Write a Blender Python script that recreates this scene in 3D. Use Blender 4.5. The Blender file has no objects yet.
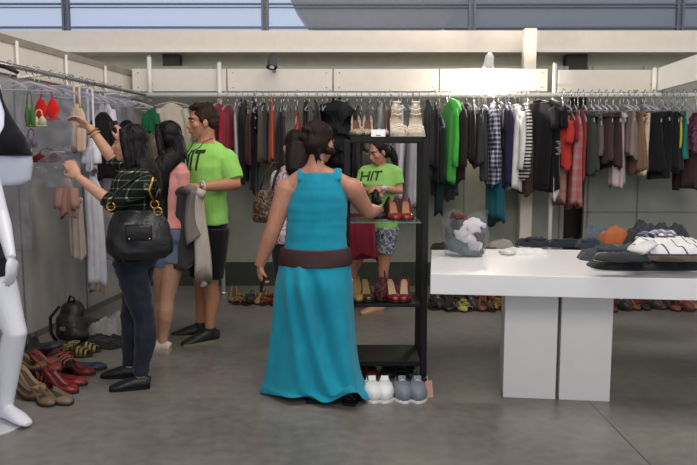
import bpy, bmesh, math, random
from mathutils import Vector, Matrix, noise
from mathutils.bvhtree import BVHTree

SC = bpy.context.scene
COL = SC.collection
R = math.radians
V = Vector

# ---------------------------------------------------------------- camera
FPX, PITCH, CH = 700.0, R(6.28), 1.45
cd = bpy.data.cameras.new('camera')
cam = bpy.data.objects.new('camera', cd)
COL.objects.link(cam)
cd.sensor_width = 36.0
cd.lens = FPX / 697.0 * 36.0
cd.clip_end = 200
cam.location = (0, 0, CH)
cam.rotation_euler = (R(90) - PITCH, 0, 0)
SC.camera = cam
CF = V((0, math.cos(PITCH), -math.sin(PITCH)))
CU = V((0, math.sin(PITCH), math.cos(PITCH)))
CC = V((0, 0, CH))


def ray(px, py):
    return CF + V((1, 0, 0)) * ((px - 348.5) / FPX) + CU * ((232.5 - py) / FPX)


def at(px, py, Y):
    d = ray(px, py)
    return CC + d * (Y / d.y)


def on(px, py, z=0.0):
    d = ray(px, py)
    return CC + d * ((z - CH) / d.z)


# ---------------------------------------------------------------- world, lights, exposure
w = bpy.data.worlds.new('World')
SC.world = w
w.use_nodes = True
nt = w.node_tree
nt.nodes.clear()
wo = nt.nodes.new('ShaderNodeOutputWorld')
bg = nt.nodes.new('ShaderNodeBackground')
tc = nt.nodes.new('ShaderNodeTexCoord')
sx = nt.nodes.new('ShaderNodeSeparateXYZ')
rp = nt.nodes.new('ShaderNodeValToRGB')
rp.color_ramp.elements[0].position = 0.22
rp.color_ramp.elements[0].color = (2.15, 2.3, 2.62, 1)
rp.color_ramp.elements[1].position = 0.55
rp.color_ramp.elements[1].color = (0.30, 0.34, 0.42, 1)
nt.links.new(tc.outputs['Generated'], sx.inputs[0])
nt.links.new(sx.outputs['Z'], rp.inputs[0])
nt.links.new(rp.outputs[0], bg.inputs[0])
bg.inputs[1].default_value = 0.36
nt.links.new(bg.outputs[0], wo.inputs[0])


def area(name, loc, target, size, energy, color):
    l = bpy.data.lights.new(name, 'AREA')
    l.shape = 'RECTANGLE'
    l.size, l.size_y = size
    l.energy = energy
    l.color = color
    o = bpy.data.objects.new(name, l)
    o.location = loc
    o.rotation_euler = (V(target) - V(loc)).to_track_quat('-Z', 'Y').to_euler()
    COL.objects.link(o)
    return o


area('hall_ceiling_light', (0.8, 3.2, 5.6), (0.8, 4.2, 0), (4.5, 2.5), 190, (1.0, 0.91, 0.80))
area('hall_ceiling_light', (0.5, -3.0, 5.2), (0.3, 5.0, 1.2), (5, 2.5), 215, (1.0, 0.93, 0.85))
SC.view_settings.view_transform = 'Standard'
SC.view_settings.look = 'None'
SC.view_settings.gamma = 1
SC.view_settings.exposure = 0.0
SC.view_settings.use_curve_mapping = False


# ---------------------------------------------------------------- materials
def lin(c):
    c = c / 255.0
    return c / 12.92 if c <= 0.04045 else ((c + 0.055) / 1.055) ** 2.4


def L3(rgb):
    return (lin(rgb[0]), lin(rgb[1]), lin(rgb[2]), 1.0)


MATS = {}


def N(t, k):
    return t.nodes.new(k)


def new_mat(name):
    m = bpy.data.materials.new(name)
    m.use_nodes = True
    t = m.node_tree
    b = t.nodes['Principled BSDF']
    return m, t, b


def add_bump(t, b, scale, strength, dist=0.01, stretch=(1, 1, 1), detail=4):
    tcx = N(t, 'ShaderNodeTexCoord')
    mp = N(t, 'ShaderNodeMapping')
    mp.inputs['Scale'].default_value = stretch
    ns = N(t, 'ShaderNodeTexNoise')
    ns.inputs['Scale'].default_value = scale
    ns.inputs['Detail'].default_value = detail
    bp = N(t, 'ShaderNodeBump')
    bp.inputs['Strength'].default_value = strength
    bp.inputs['Distance'].default_value = dist
    t.links.new(tcx.outputs['Object'], mp.inputs[0])
    t.links.new(mp.outputs[0], ns.inputs['Vector'])
    t.links.new(ns.outputs['Fac'], bp.inputs['Height'])
    t.links.new(bp.outputs[0], b.inputs['Normal'])
    return ns


def mat(rgb, rough=0.6, kind='plain', vary=0.12, metal=0.0, spec=0.5):
    key = (tuple(rgb), rough, kind, vary, metal, spec)
    if key in MATS:
        return MATS[key]
    m, t, b = new_mat('%s_%d_%d_%d' % ((kind,) + tuple(int(x) for x in rgb)))
    b.inputs['Roughness'].default_value = rough
    b.inputs['Metallic'].default_value = metal
    b.inputs['Specular IOR Level'].default_value = spec
    c = L3(rgb)
    b.inputs['Base Color'].default_value = c
    if kind == 'cloth':
        ns = add_bump(t, b, 16, 0.16, 0.012, (1, 1, 0.6), 3)
        b.inputs['Sheen Weight'].default_value = 0.12
    elif kind == 'fuzzy':
        ns = add_bump(t, b, 60, 0.8, 0.02)
    elif kind == 'hair':
        b.inputs['Specular IOR Level'].default_value = 0.18
        b.inputs['Base Color'].default_value = c = tuple(x * 0.6 for x in c[:3]) + (1,)
        ns = add_bump(t, b, 45, 0.7, 0.012, (1.6, 1.6, 0.12), 6)
    elif kind == 'skin':
        ns = add_bump(t, b, 40, 0.12, 0.004)
        b.inputs['Subsurface Weight'].default_value = 0.08
        b.inputs['Subsurface Radius'].default_value = (0.02, 0.008, 0.005)
    elif kind == 'leather':
        ns = add_bump(t, b, 55, 0.25, 0.006)
    else:
        ns = add_bump(t, b, 9, 0.03, 0.004)
    if vary:
        rr = N(t, 'ShaderNodeValToRGB')
        rr.color_ramp.elements[0].position = 0.3
        rr.color_ramp.elements[1].position = 0.72
        rr.color_ramp.elements[0].color = tuple(x * (1 - vary) for x in c[:3]) + (1,)
        rr.color_ramp.elements[1].color = tuple(min(1, x * (1 + vary)) for x in c[:3]) + (1,)
        t.links.new(ns.outputs['Fac'], rr.inputs[0])
        t.links.new(rr.outputs[0], b.inputs['Base Color'])
    MATS[key] = m
    return m


def cloth(rgb, rough=0.85):
    return mat(rgb, rough, 'cloth', 0.09, 0, 0.2)


def grid_mat(name, base, line, period, width, mode='plaid', line2=None, rough=0.85):
    """woven checks / stripes from object coordinates"""
    m, t, b = new_mat(name)
    b.inputs['Roughness'].default_value = rough
    b.inputs['Specular IOR Level'].default_value = 0.2
    add_bump(t, b, 26, 0.3, 0.01)
    tcx = N(t, 'ShaderNodeTexCoord')
    s = N(t, 'ShaderNodeSeparateXYZ')
    t.links.new(tcx.outputs['Object'], s.inputs[0])

    def stripes(sock, per, wd):
        a = N(t, 'ShaderNodeMath'); a.operation = 'DIVIDE'; a.inputs[1].default_value = per
        f = N(t, 'ShaderNodeMath'); f.operation = 'FRACT'
        l = N(t, 'ShaderNodeMath'); l.operation = 'LESS_THAN'; l.inputs[1].default_value = wd
        t.links.new(sock, a.inputs[0]); t.links.new(a.outputs[0], f.inputs[0]); t.links.new(f.outputs[0], l.inputs[0])
        return l.outputs[0]

    h = stripes(s.outputs['Z'], period, width)
    if mode == 'stripe':
        fac = h
    else:
        ad = N(t, 'ShaderNodeMath'); ad.operation = 'ADD'
        t.links.new(s.outputs['X'], ad.inputs[0]); t.links.new(s.outputs['Y'], ad.inputs[1])
        v = stripes(ad.outputs[0], period, width)
        s2 = N(t, 'ShaderNodeMath'); s2.operation = 'ADD'
        t.links.new(h, s2.inputs[0]); t.links.new(v, s2.inputs[1])
        s3 = N(t, 'ShaderNodeMath'); s3.operation = 'MULTIPLY'; s3.inputs[1].default_value = 0.5
        t.links.new(s2.outputs[0], s3.inputs[0])
        fac = s3.outputs[0]
    rr = N(t, 'ShaderNodeValToRGB')
    rr.color_ramp.elements[0].color = L3(base)
    rr.color_ramp.elements[1].color = L3(line2 or line)
    if mode != 'stripe':
        e = rr.color_ramp.elements.new(0.5)
        e.color = L3(line)
    t.links.new(fac, rr.inputs[0])
    t.links.new(rr.outputs[0], b.inputs['Base Color'])
    return m


def blotch_mat(name, cols, scale, rough=0.8):
    m, t, b = new_mat(name)
    b.inputs['Roughness'].default_value = rough
    b.inputs['Specular IOR Level'].default_value = 0.25
    ns = add_bump(t, b, scale, 0.2, 0.004, (1, 1, 1), 1)
    rr = N(t, 'ShaderNodeValToRGB')
    rr.color_ramp.interpolation = 'CONSTANT'
    n = len(cols)
    rr.color_ramp.elements[0].color = L3(cols[0])
    rr.color_ramp.elements[1].color = L3(cols[1])
    rr.color_ramp.elements[0].position = 0
    rr.color_ramp.elements[1].position = 0.42
    for i in range(2, n):
        e = rr.color_ramp.elements.new(0.42 + 0.16 * (i - 1) / max(1, n - 2))
        e.color = L3(cols[i])
    t.links.new(ns.outputs['Fac'], rr.inputs[0])
    t.links.new(rr.outputs[0], b.inputs['Base Color'])
    return m


def clear_mat(name, rgb, clear=0.75, rough=0.12, bump=0.6):
    m, t, b = new_mat(name)
    t.nodes.remove(b)
    out = t.nodes['Material Output']
    tr = N(t, 'ShaderNodeBsdfTransparent'); tr.inputs[0].default_value = L3(rgb)
    pr = N(t, 'ShaderNodeBsdfPrincipled')
    pr.inputs['Base Color'].default_value = L3(rgb)
    pr.inputs['Roughness'].default_value = rough
    if bump:
        add_bump(t, pr, 22, bump, 0.03)
    mx = N(t, 'ShaderNodeMixShader')
    mx.inputs[0].default_value = 1 - clear
    t.links.new(tr.outputs[0], mx.inputs[1]); t.links.new(pr.outputs[0], mx.inputs[2])
    t.links.new(mx.outputs[0], out.inputs[0])
    return m


def floor_mat():
    m, t, b = new_mat('polished_concrete')
    tcx = N(t, 'ShaderNodeTexCoord')
    n1 = N(t, 'ShaderNodeTexNoise'); n1.inputs['Scale'].default_value = 0.9; n1.inputs['Detail'].default_value = 8
    n2 = N(t, 'ShaderNodeTexNoise'); n2.inputs['Scale'].default_value = 14; n2.inputs['Detail'].default_value = 6
    t.links.new(tcx.outputs['Object'], n1.inputs['Vector']); t.links.new(tcx.outputs['Object'], n2.inputs['Vector'])
    mx = N(t, 'ShaderNodeMix'); mx.data_type = 'FLOAT'; mx.inputs[0].default_value = 0.3
    t.links.new(n1.outputs['Fac'], mx.inputs[2]); t.links.new(n2.outputs['Fac'], mx.inputs[3])
    rr = N(t, 'ShaderNodeValToRGB')
    rr.color_ramp.elements[0].position = 0.33; rr.color_ramp.elements[0].color = L3((92, 89, 85))
    rr.color_ramp.elements[1].position = 0.68; rr.color_ramp.elements[1].color = L3((140, 136, 131))
    t.links.new(mx.outputs[0], rr.inputs[0])
    # saw-cut control joints
    sp = N(t, 'ShaderNodeSeparateXYZ'); t.links.new(tcx.outputs['Object'], sp.inputs[0])
    facs = []
    for ax, per, off in (('X', 6.0, -1.42), ('Y', 9.0, -2.9)):
        a = N(t, 'ShaderNodeMath'); a.operation = 'ADD'; a.inputs[1].default_value = off + 31 * per
        d = N(t, 'ShaderNodeMath'); d.operation = 'DIVIDE'; d.inputs[1].default_value = per
        f = N(t, 'ShaderNodeMath'); f.operation = 'FRACT'
        l = N(t, 'ShaderNodeMath'); l.operation = 'LESS_THAN'; l.inputs[1].default_value = 0.0014
        t.links.new(sp.outputs[ax], a.inputs[0]); t.links.new(a.outputs[0], d.inputs[0]); t.links.new(d.outputs[0], f.inputs[0]); t.links.new(f.outputs[0], l.inputs[0])
        facs.append(l.outputs[0])
    mm = N(t, 'ShaderNodeMath'); mm.operation = 'MAXIMUM'
    t.links.new(facs[0], mm.inputs[0]); t.links.new(facs[1], mm.inputs[1])
    mc = N(t, 'ShaderNodeMix'); mc.data_type = 'RGBA'
    mc.inputs['B'].default_value = L3((84, 81, 76))
    t.links.new(mm.outputs[0], mc.inputs[0]); t.links.new(rr.outputs[0], mc.inputs['A'])
    t.links.new(mc.outputs['Result'], b.inputs['Base Color'])
    b.inputs['Roughness'].default_value = 0.32
    b.inputs['Specular IOR Level'].default_value = 0.45
    bp = N(t, 'ShaderNodeBump'); bp.inputs['Strength'].default_value = 0.12; bp.inputs['Distance'].default_value = 0.01
    t.links.new(n2.outputs['Fac'], bp.inputs['Height']); t.links.new(bp.outputs[0], b.inputs['Normal'])
    return m


M_WHITE = mat((232, 228, 222), 0.45, 'plain', 0.03)
M_CREAM = mat((234, 222, 206), 0.55, 'plain', 0.04)
M_FASCIA = mat((224, 214, 202), 0.5, 'plain', 0.04)
M_PANEL = mat((146, 146, 132), 0.6, 'plain', 0.06)
M_LPANEL = mat((164, 160, 156), 0.6, 'plain', 0.06)
M_ALU = mat((112, 116, 126), 0.5, 'plain', 0.03, 0.2)
M_BLACK = mat((15, 14, 14), 0.5, 'plain', 0.05, 0, 0.3)
M_DKWALL = mat((196, 188, 164), 0.7, 'plain', 0.08)
M_PLASTIC = clear_mat('clear_plastic_film', (234, 235, 240), 0.90, 0.08, 0.8)
M_HANGER = clear_mat('clear_hanger_plastic', (225, 225, 230), 0.62, 0.15, 0.0)
M_GLASS = clear_mat('glass_shelf', (205, 222, 214), 0.82, 0.05, 0.0)
M_METAL = mat((190, 188, 184), 0.25, 'plain', 0.02, 0.9)
M_GOLD = mat((190, 150, 70), 0.3, 'plain', 0.02, 0.9)


# ---------------------------------------------------------------- mesh helpers
def link_mesh(name, me, m=None, parent=None, smooth=True):
    o = bpy.data.objects.new(name, me)
    COL.objects.link(o)
    if m is not None and not me.materials:
        me.materials.append(m)
    if smooth and me.polygons:
        me.polygons.foreach_set('use_smooth', [True] * len(me.polygons))
    if parent is not None:
        o.parent = parent
    return o


def tag(o, label, cat, group=None):
    o['label'] = label
    o['category'] = cat
    if group:
        o['group'] = group
    return o


def thing(name, label, cat, loc=(0, 0, 0), rz=0.0, group=None):
    o = bpy.data.objects.new(name, None)
    o.empty_display_size = 0.05
    COL.objects.link(o)
    o.location = loc
    o.rotation_euler = (0, 0, rz)
    return tag(o, label, cat, group)


class MB:
    def __init__(s):
        s.bm = bmesh.new()

    def tube(s, pts, rad, seg=12, ref=None, cap=True):
        pts = [V(p) for p in pts]
        n = len(pts)
        if not isinstance(rad, (list, tuple)) or (isinstance(rad, tuple) and len(rad) == 2 and n != 2):
            rad = [rad] * n
        rings = []
        prev = None
        for i in range(n):
            d = (pts[min(i + 1, n - 1)] - pts[max(i - 1, 0)]).normalized()
            r0 = V(ref) if ref is not None else (prev if prev is not None else (V((1, 0, 0)) if abs(d.x) < 0.8 else V((0, 1, 0))))
            a = r0 - d * r0.dot(d)
            if a.length < 1e-4:
                a = V((0, 0, 1)) - d * d.z
            a.normalize()
            prev = a
            b = d.cross(a)
            q = rad[i]
            ra, rb = q if isinstance(q, (list, tuple)) else (q, q)
            rings.append([s.bm.verts.new(pts[i] + a * (ra * math.cos(2 * math.pi * k / seg)) + b * (rb * math.sin(2 * math.pi * k / seg))) for k in range(seg)])
        s._skin(rings, cap)
        return s

    def _skin(s, rings, cap=True, closed=True):
        for i in range(len(rings) - 1):
            A, B = rings[i], rings[i + 1]
            m = len(A)
            for k in range(m if closed else m - 1):
                s.bm.faces.new((A[k], A[(k + 1) % m], B[(k + 1) % m], B[k]))
        if cap:
            s.bm.faces.new(list(reversed(rings[0])))
            s.bm.faces.new(rings[-1])

    def rings(s, rows, seg=24, cap=True):
        """rows of (z, cx, cy, rx, ry)"""
        rr = []
        for (z, cx, cy, rx, ry) in rows:
            rr.append([s.bm.verts.new((cx + rx * math.cos(2 * math.pi * k / seg), cy + ry * math.sin(2 * math.pi * k / seg), z)) for k in range(seg)])
        s._skin(rr, cap)
        return s

    def ball(s, c, r, rot=None, u=14, v=9):
        if not isinstance(r, (list, tuple)):
            r = (r, r, r)
        M = Matrix.Translation(V(c)) @ (rot.to_4x4() if rot is not None else Matrix.Identity(4)) @ Matrix.Diagonal((r[0], r[1], r[2], 1))
        bmesh.ops.create_uvsphere(s.bm, u_segments=u, v_segments=v, radius=1, matrix=M)
        return s

    def box(s, c, size, rot=None, bevel=0.0):
        M = Matrix.Translation(V(c)) @ (rot.to_4x4() if rot is not None else Matrix.Identity(4)) @ Matrix.Diagonal((size[0], size[1], size[2], 1))
        r = bmesh.ops.create_cube(s.bm, size=1, matrix=M)
        if bevel:
            es = list({e for v in r['verts'] for e in v.link_edges})
            bmesh.ops.bevel(s.bm, geom=es, offset=bevel, segments=2, affect='EDGES', profile=0.6)
        return s

    def quad(s, a, b, c, d):
        s.bm.faces.new([s.bm.verts.new(V(p)) for p in (a, b, c, d)])
        return s

    def mesh(s, name):
        bmesh.ops.recalc_face_normals(s.bm, faces=s.bm.faces)
        me = bpy.data.meshes.new(name)
        s.bm.to_mesh(me)
        s.bm.free()
        return me

    def build(s, name, m, parent=None, smooth=True, solid=0.0, auto=False):
        me = s.mesh(name)
        o = link_mesh(name, me, m, parent, smooth)
        if solid:
            md = o.modifiers.new('thickness', 'SOLIDIFY')
            md.thickness = solid
            md.offset = 0
        if auto:
            md = o.modifiers.new('split', 'EDGE_SPLIT')
            md.split_angle = R(40)
        return o

    def fuse(s, name, m, parent=None, voxel=0.007, it=4, fac=0.5, wrinkle=None):
        """one continuous surface from overlapping closed shapes"""
        me = s.mesh(name + '_src')
        o = bpy.data.objects.new('tmp', me)
        COL.objects.link(o)
        md = o.modifiers.new('r', 'REMESH')
        md.mode = 'VOXEL'
        md.voxel_size = voxel
        sm = o.modifiers.new('s', 'SMOOTH')
        sm.factor = fac
        sm.iterations = it
        bpy.context.view_layer.update()
        dg = bpy.context.evaluated_depsgraph_get()
        nm = bpy.data.meshes.new_from_object(o.evaluated_get(dg))
        bpy.data.objects.remove(o)
        bpy.data.meshes.remove(me)
        nm.name = name
        nm.materials.clear()
        if wrinkle:
            amp, sc_, st = wrinkle
            for v in nm.vertices:
                p = v.co
                q = noise.noise(V((p.x * sc_ * st[0], p.y * sc_ * st[1], p.z * sc_ * st[2])))
                v.co = p + v.normal * (amp * q)
        return link_mesh(name, nm, m, parent)


def struct(o):
    o['kind'] = 'structure'
    return o


def plain_box(name, c, size, m, parent=None, rz=0.0, bevel=0.0):
    rot = Matrix.Rotation(rz, 3, 'Z') if rz else None
    return MB().box(c, size, rot, bevel).build(name, m, parent, smooth=False)


# ================================================================ THE SETTING
fl = MB().quad((-9, -5, 0), (9, -5, 0), (9, 12, 0), (-9, 12, 0)).build('floor', floor_mat(), smooth=False)
struct(fl)

RAILY = 7.2
WALLY = 7.75


def wallx(y):
    return -2.52 + 0.1095 * (y - 5.4)


WANG = math.atan(0.1095)          # left wall leans off the view axis by this much


def wall_piece(y0, y1, z0, z1, off, th, name, m):
    a = V((wallx(y0) + off, y0, 0)); b = V((wallx(y1) + off, y1, 0))
    c = (a + b) / 2
    return plain_box(name, (c.x - th / 2, c.y, (z0 + z1) / 2), (th, (b - a).length, z1 - z0), m, rz=-WANG)


LW0, LW1 = 1.2, WALLY
struct(wall_piece(LW0, LW1, 0, 2.05, 0, 0.06, 'wall_left', M_LPANEL))
struct(wall_piece(LW0, LW1, 2.05, 2.275, 0.02, 0.08, 'trim_1', M_FASCIA))
struct(wall_piece(LW0, LW1, 2.275, 2.33, 0.03, 0.10, 'trim_8', mat((150, 138, 124), 0.6)))
for yy in (4.35, 5.35, 6.35, 7.35):
    struct(wall_piece(yy, yy + 0.012, 0, 2.05, 0.008, 0.014, 'trim_2', M_ALU))
struct(wall_piece(LW0, LW1, 0, 0.05, 0.012, 0.012, 'baseboard_left', mat((104, 100, 96), 0.5)))

# back wall: grey panels with aluminium seams, dark post behind a gap, pale pillar
XR = 4.6
XL = wallx(WALLY)
gapx0, gapx1 = at(566, 150, WALLY).x, at(586, 150, WALLY).x
BT = at(300, 66, WALLY).z
zs = at(600, 212, WALLY).z
bw = MB()
bw.box(((XL + gapx0) / 2, WALLY + 0.03, BT / 2), (gapx0 - XL, 0.05, BT))
bw.box(((XR + gapx1) / 2, WALLY + 0.03, BT / 2), (XR - gapx1, 0.05, BT))
struct(bw.build('wall_back', M_PANEL, smooth=False))
seam = MB()
for px in (215, 330, 465, 562, 590, 640):
    X = at(px, 150, WALLY).x
    seam.box((X, WALLY - 0.001, BT / 2), (0.015, 0.012, BT))
seam.box(((gapx1 + XR) / 2, WALLY - 0.001, zs), (XR - gapx1, 0.012, 0.015))
struct(seam.build('trim_3', mat((122, 124, 118), 0.5), smooth=False))
zb = at(300, 262, WALLY).z
struct(plain_box('baseboard_back', ((XL + XR) / 2, WALLY - 0.012, zb / 2), (XR - XL, 0.02, zb), mat((46, 52, 42), 0.7, 'plain', 0.2)))
# dark strips behind (post seen above the boards and through the gap)
for pa, pb in ((163, 180), (566, 587)):
    X0, X1 = at(pa, 60, 8.15).x, at(pb, 60, 8.15).x
    struct(plain_box('dark_pillar', ((X0 + X1) / 2, 8.19, 1.3), (X1 - X0, 0.12, 2.6), mat((52, 46, 40), 0.7)))
struct(plain_box('wall_hall', (0, 8.35, 1.3), (14, 0.1, 2.66), M_DKWALL))
# header beam
zb0, zb1 = at(300, 52.5, 8.0).z, at(300, 30.5, 8.0).z
struct(plain_box('ceiling_beam', (0, 8.0 + 0.15, (zb0 + zb1) / 2), (14, 0.3, zb1 - zb0), M_CREAM))
struct(plain_box('trim_4', (0, 7.985, zb0 + 0.012), (14, 0.03, 0.024), M_WHITE))
# white pillar
pa, pb = at(522, 60, 7.7).x, at(534, 60, 7.7).x
struct(plain_box('pillar', ((pa + pb) / 2, 7.66, at(528, 28, 7.6).z / 2), (pb - pa, 0.12, at(528, 28, 7.6).z), M_CREAM, bevel=0.006))

# white fascia boards above the rail, each a board
FY = 7.36
fz0, fz1 = at(300, 91.5, FY).z, at(300, 69, FY).z
bx = [132, 227, 333, 439, 548]
for a, b in zip(bx[:-1], bx[1:]):
    X0, X1 = at(a + 0.7, 80, FY).x, at(b - 0.7, 80, FY).x
    f = struct(MB().box(((X0 + X1) / 2, FY, (fz0 + fz1) / 2), (X1 - X0, 0.03, fz1 - fz0), None, 0.004).build('trim_5', M_FASCIA, smooth=False))
    sc_ = MB()
    for xx in (X0 + 0.06, X1 - 0.06):
        for zz in (fz0 + 0.04, fz1 - 0.04):
            sc_.ball((xx, FY - 0.016, zz), (0.008, 0.005, 0.008), None, 8, 6)
    sc_.build('screw', M_METAL, f)
X0, X1 = at(558, 80, FY).x, at(654, 80, FY).x
struct(MB().box(((X0 + X1) / 2, FY, (fz0 + fz1) / 2 - 0.01), (X1 - X0, 0.03, fz1 - fz0), None, 0.004).build('trim_6', M_FASCIA, smooth=False))
# right-hand cross board running towards the viewer
A = at(657, 72, FY); B = at(735, 40, 5.6)
dirv = V((B.x - A.x, B.y - A.y, 0)); ln = dirv.length
c = (A + B) / 2
struct(plain_box('trim_7', (c.x, c.y, (fz0 + fz1) / 2), (0.03, ln, fz1 - fz0), M_WHITE, rz=math.atan2(-dirv.x, dirv.y)))

# clerestory glazing above the beam: frames, panes, and what stands outside
GY = 9.4
gz0, gz1 = at(300, 31, GY).z - 0.2, at(300, -60, GY).z
fx = [-140, 66, 265, 472, 680, 880]
M_PANE = clear_mat('frosted_pane', (232, 238, 246), 0.86, 0.3, 0.05)
for i in range(5):
    X0, X1 = at(fx[i], 15, GY).x, at(fx[i + 1], 15, GY).x
    wn = MB()
    wn.box((X0 - 0.032, GY, (gz0 + gz1) / 2), (0.03, 0.06, gz1 - gz0))
    wn.box((X0 + 0.032, GY, (gz0 + gz1) / 2), (0.03, 0.06, gz1 - gz0))
    wn.box((X0, GY + 0.01, (gz0 + gz1) / 2), (0.06, 0.03, gz1 - gz0))
    wf = struct(wn.build('window_%d' % (i + 1), M_ALU, smooth=False))
    for py, hh in ((4, 0.02), (7.5, 0.008), (27.5, 0.022), (-30, 0.02)):
        bar = MB().box(((X0 + X1) / 2, GY, at(300, py, GY).z), (X1 - X0, 0.05, hh)).build('glazing_bar', M_ALU, wf, smooth=False)
    MB().box(((X0 + X1) / 2, GY + 0.03, (gz0 + gz1) / 2), (X1 - X0, 0.012, gz1 - gz0)).build('pane', M_PANE, wf, smooth=False)
oy = 11.0
X0 = at(448, 15, oy).x
struct(plain_box('wall_outside', (X0 + 3.5, oy + 0.4, 3.2), (7.0, 0.2, 6.4), mat((172, 164, 158), 0.8, 'plain', 0.05)))
cpt = at(376, -30, oy); rad = at(469, -30, oy).x - cpt.x
dm = MB()
dm.tube([(cpt.x, oy - 0.3, cpt.z + 0.1), (cpt.x, oy - 0.29, cpt.z + 0.1), (cpt.x, oy + 0.25, cpt.z + 0.1)], [rad * 0.96, rad, rad], 48)
tag(dm.build('round_tank', mat((172, 148, 128), 0.7), smooth=False), 'large round grey drum behind the glazing above the beam', 'tank')

# ================================================================ RAILS, POSTS, LAMPS
RZ = at(300, 95, RAILY).z
xl, xr = at(128, 95, RAILY).x, 4.0
t = thing('clothes_rail', 'long white clothes rail across the back wall under the white boards', 'clothes rail', (0, RAILY, RZ))
MB().tube([(xl, 0, 0), (xr, 0, 0)], [0.024, 0.024], 12).build('rail_tube', M_WHITE, t)
for px in (225, 330, 437, 540, 640):
    X = at(px, 90, RAILY).x
    MB().tube([(X, 0, 0), (X, 0.05, 0.03), (X, FY - RAILY - 0.015, 0.06)], 0.01, 8).build('bracket', M_METAL, t)


def railx(y):
    return wallx(y) + 0.27


def raily(px, py=80):
    d = ray(px, py)
    k = d.x / d.y
    return (-2.52 - 0.1095 * 5.4 + 0.27) / (k - 0.1095)


t = thing('clothes_rail', 'clothes rail along the left wall loaded with plastic bags', 'clothes rail', (0, 0, 2.06))
MB().tube([(railx(3.0), 3.0, 0), (railx(7.25), 7.25, 0)], [0.018, 0.018], 12).build('rail_tube', M_METAL, t)
for px in (48, 93, 129):
    y = raily(px, 70)
    MB().tube([(wallx(y) + 0.045, y, 0.24), (wallx(y) + 0.045, y, -0.03), (railx(y), y, -0.005)], 0.013, 8).build('bracket', M_WHITE, t)

for px, py, lab in ((149, 57, 'white post at the corner where the two rails meet'), (219, 63, 'thin white post behind the man in the green shirt'),
                    (555, 64, 'white metal post right of the big black tops'), (655, 68, 'white metal post behind the black skirts at right')):
    p = at(px, py, 7.29)
    q = thing('rail_post', lab, 'post', (p.x, 7.29, 0), 0, 'posts along the back rail')
    z0 = 0.02 if px in (219, 555) else RZ - 0.06
    MB().tube([(0, 0, z0), (0, 0, p.z)], [0.022, 0.022], 14).build('pole', M_WHITE, q)
    if z0 < 0.1:
        MB().tube([(0, 0, 0), (0, 0, 0.02)], [0.06, 0.06], 16).build('base_plate', M_METAL, q)
    MB().tube([(0, 0, RZ + 0.12), (0, 0.055, RZ + 0.12)], 0.012, 8).build('fixing', M_METAL, q)
    MB().tube([(0, 0, p.z), (0, 0, p.z + 0.015)], [0.024, 0.018], 14).build('end_cap', M_METAL, q)
    MB().box((0, -0.045, RZ), (0.05, 0.06, 0.05), None, 0.006).build('clamp', M_METAL, q, smooth=False)


def spot(px, py, Y, label, lit):
    p = at(px, py, Y)
    q = thing('spotlight', label, 'lamp', p, 0, None)
    aim = V((0.0, -0.4, -1)) if not lit else V((0, 0.5, -1))
    aim.normalize()
    MB().tube([-aim * 0.09, -aim * 0.06, aim * 0.02, aim * 0.05], [0.02, 0.04, 0.048, 0.055], 18, cap=False).build('lamp_housing', M_WHITE if lit else mat((70, 70, 70)), q, solid=0.004)
    MB().tube([V((0, 0, 0.02)), V((0, 0.06, 0.06)), V((0, FY - Y, fz1 - p.z + 0.01))], 0.009, 8).build('arm', M_METAL, q)
    MB().box((0, FY - Y, fz1 - p.z - 0.01), (0.04, 0.06, 0.05)).build('clamp', M_METAL, q, smooth=False)
    bm_, bt, bb = new_mat('bulb_%s' % ('lit' if lit else 'unlit'))
    bb.inputs['Base Color'].default_value = (0.9, 0.9, 0.85, 1)
    if lit:
        bb.inputs['Emission Color'].default_value = (1, 0.93, 0.8, 1)
        bb.inputs['Emission Strength'].default_value = 60
    MB().ball(aim * (0.07 if lit else 0.035), 0.045 if lit else 0.03).build('bulb', bm_, q)
    if lit:
        l = bpy.data.lights.new('bulb_light', 'POINT')
        l.energy = 34
        l.color = (1, 0.92, 0.78)
        l.shadow_soft_size = 0.04
        lo = bpy.data.objects.new('bulb_light', l)
        lo.location = aim * 0.165
        lo.parent = q
        COL.objects.link(lo)


spot(489, 62, 7.12, 'lit spotlight glaring white above the middle fascia board', True)
spot(272, 63, 7.12, 'small unlit grey spotlight on the board above the orange garment', False)

# ================================================================ TABLE
TZ = 0.79
A = on(430.5, 273.5, TZ)
B = on(697, 279, TZ)
e = (B - A).normalized()
nrm = V((-e.y, e.x, 0))
if nrm.y < 0:
    nrm = -nrm
rz = math.atan2(e.y, e.x)
TL, TD = 2.3, 1.13
tb = thing('display_table', 'white display table with thick top heaped with clothes', 'table', (A.x, A.y, 0), rz)
TTH = 0.118
MB().box((TL / 2, TD / 2, TZ - TTH / 2), (TL, TD, TTH), None, 0.004).build('tabletop', mat((240, 239, 240), 0.3, 'plain', 0.02), tb, smooth=False)


def tloc(p):
    d = p - A
    return V((d.dot(e), d.dot(nrm), p.z))


p0 = tloc(on(503, 398)); p1 = tloc(on(555.5, 400)); p2 = tloc(on(559, 400)); p3 = tloc(on(609, 401))
yb = (p0.y + p3.y) / 2
for a, b in ((p0, p1), (p2, p3)):
    MB().box(((a.x + b.x) / 2, yb + 0.11, (TZ - TTH) / 2), (b.x - a.x, 0.22, TZ - TTH), None, 0.003).build('pedestal', mat((226, 224, 222), 0.4, 'plain', 0.02), tb, smooth=False)


def on_table(px, py):
    p = on(px, py, TZ)
    return V((p.x, p.y, TZ))


# ================================================================ SHOES
def smooth01(x):
    x = max(0.0, min(1.0, x))
    return x * x * (3 - 2 * x)


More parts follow.
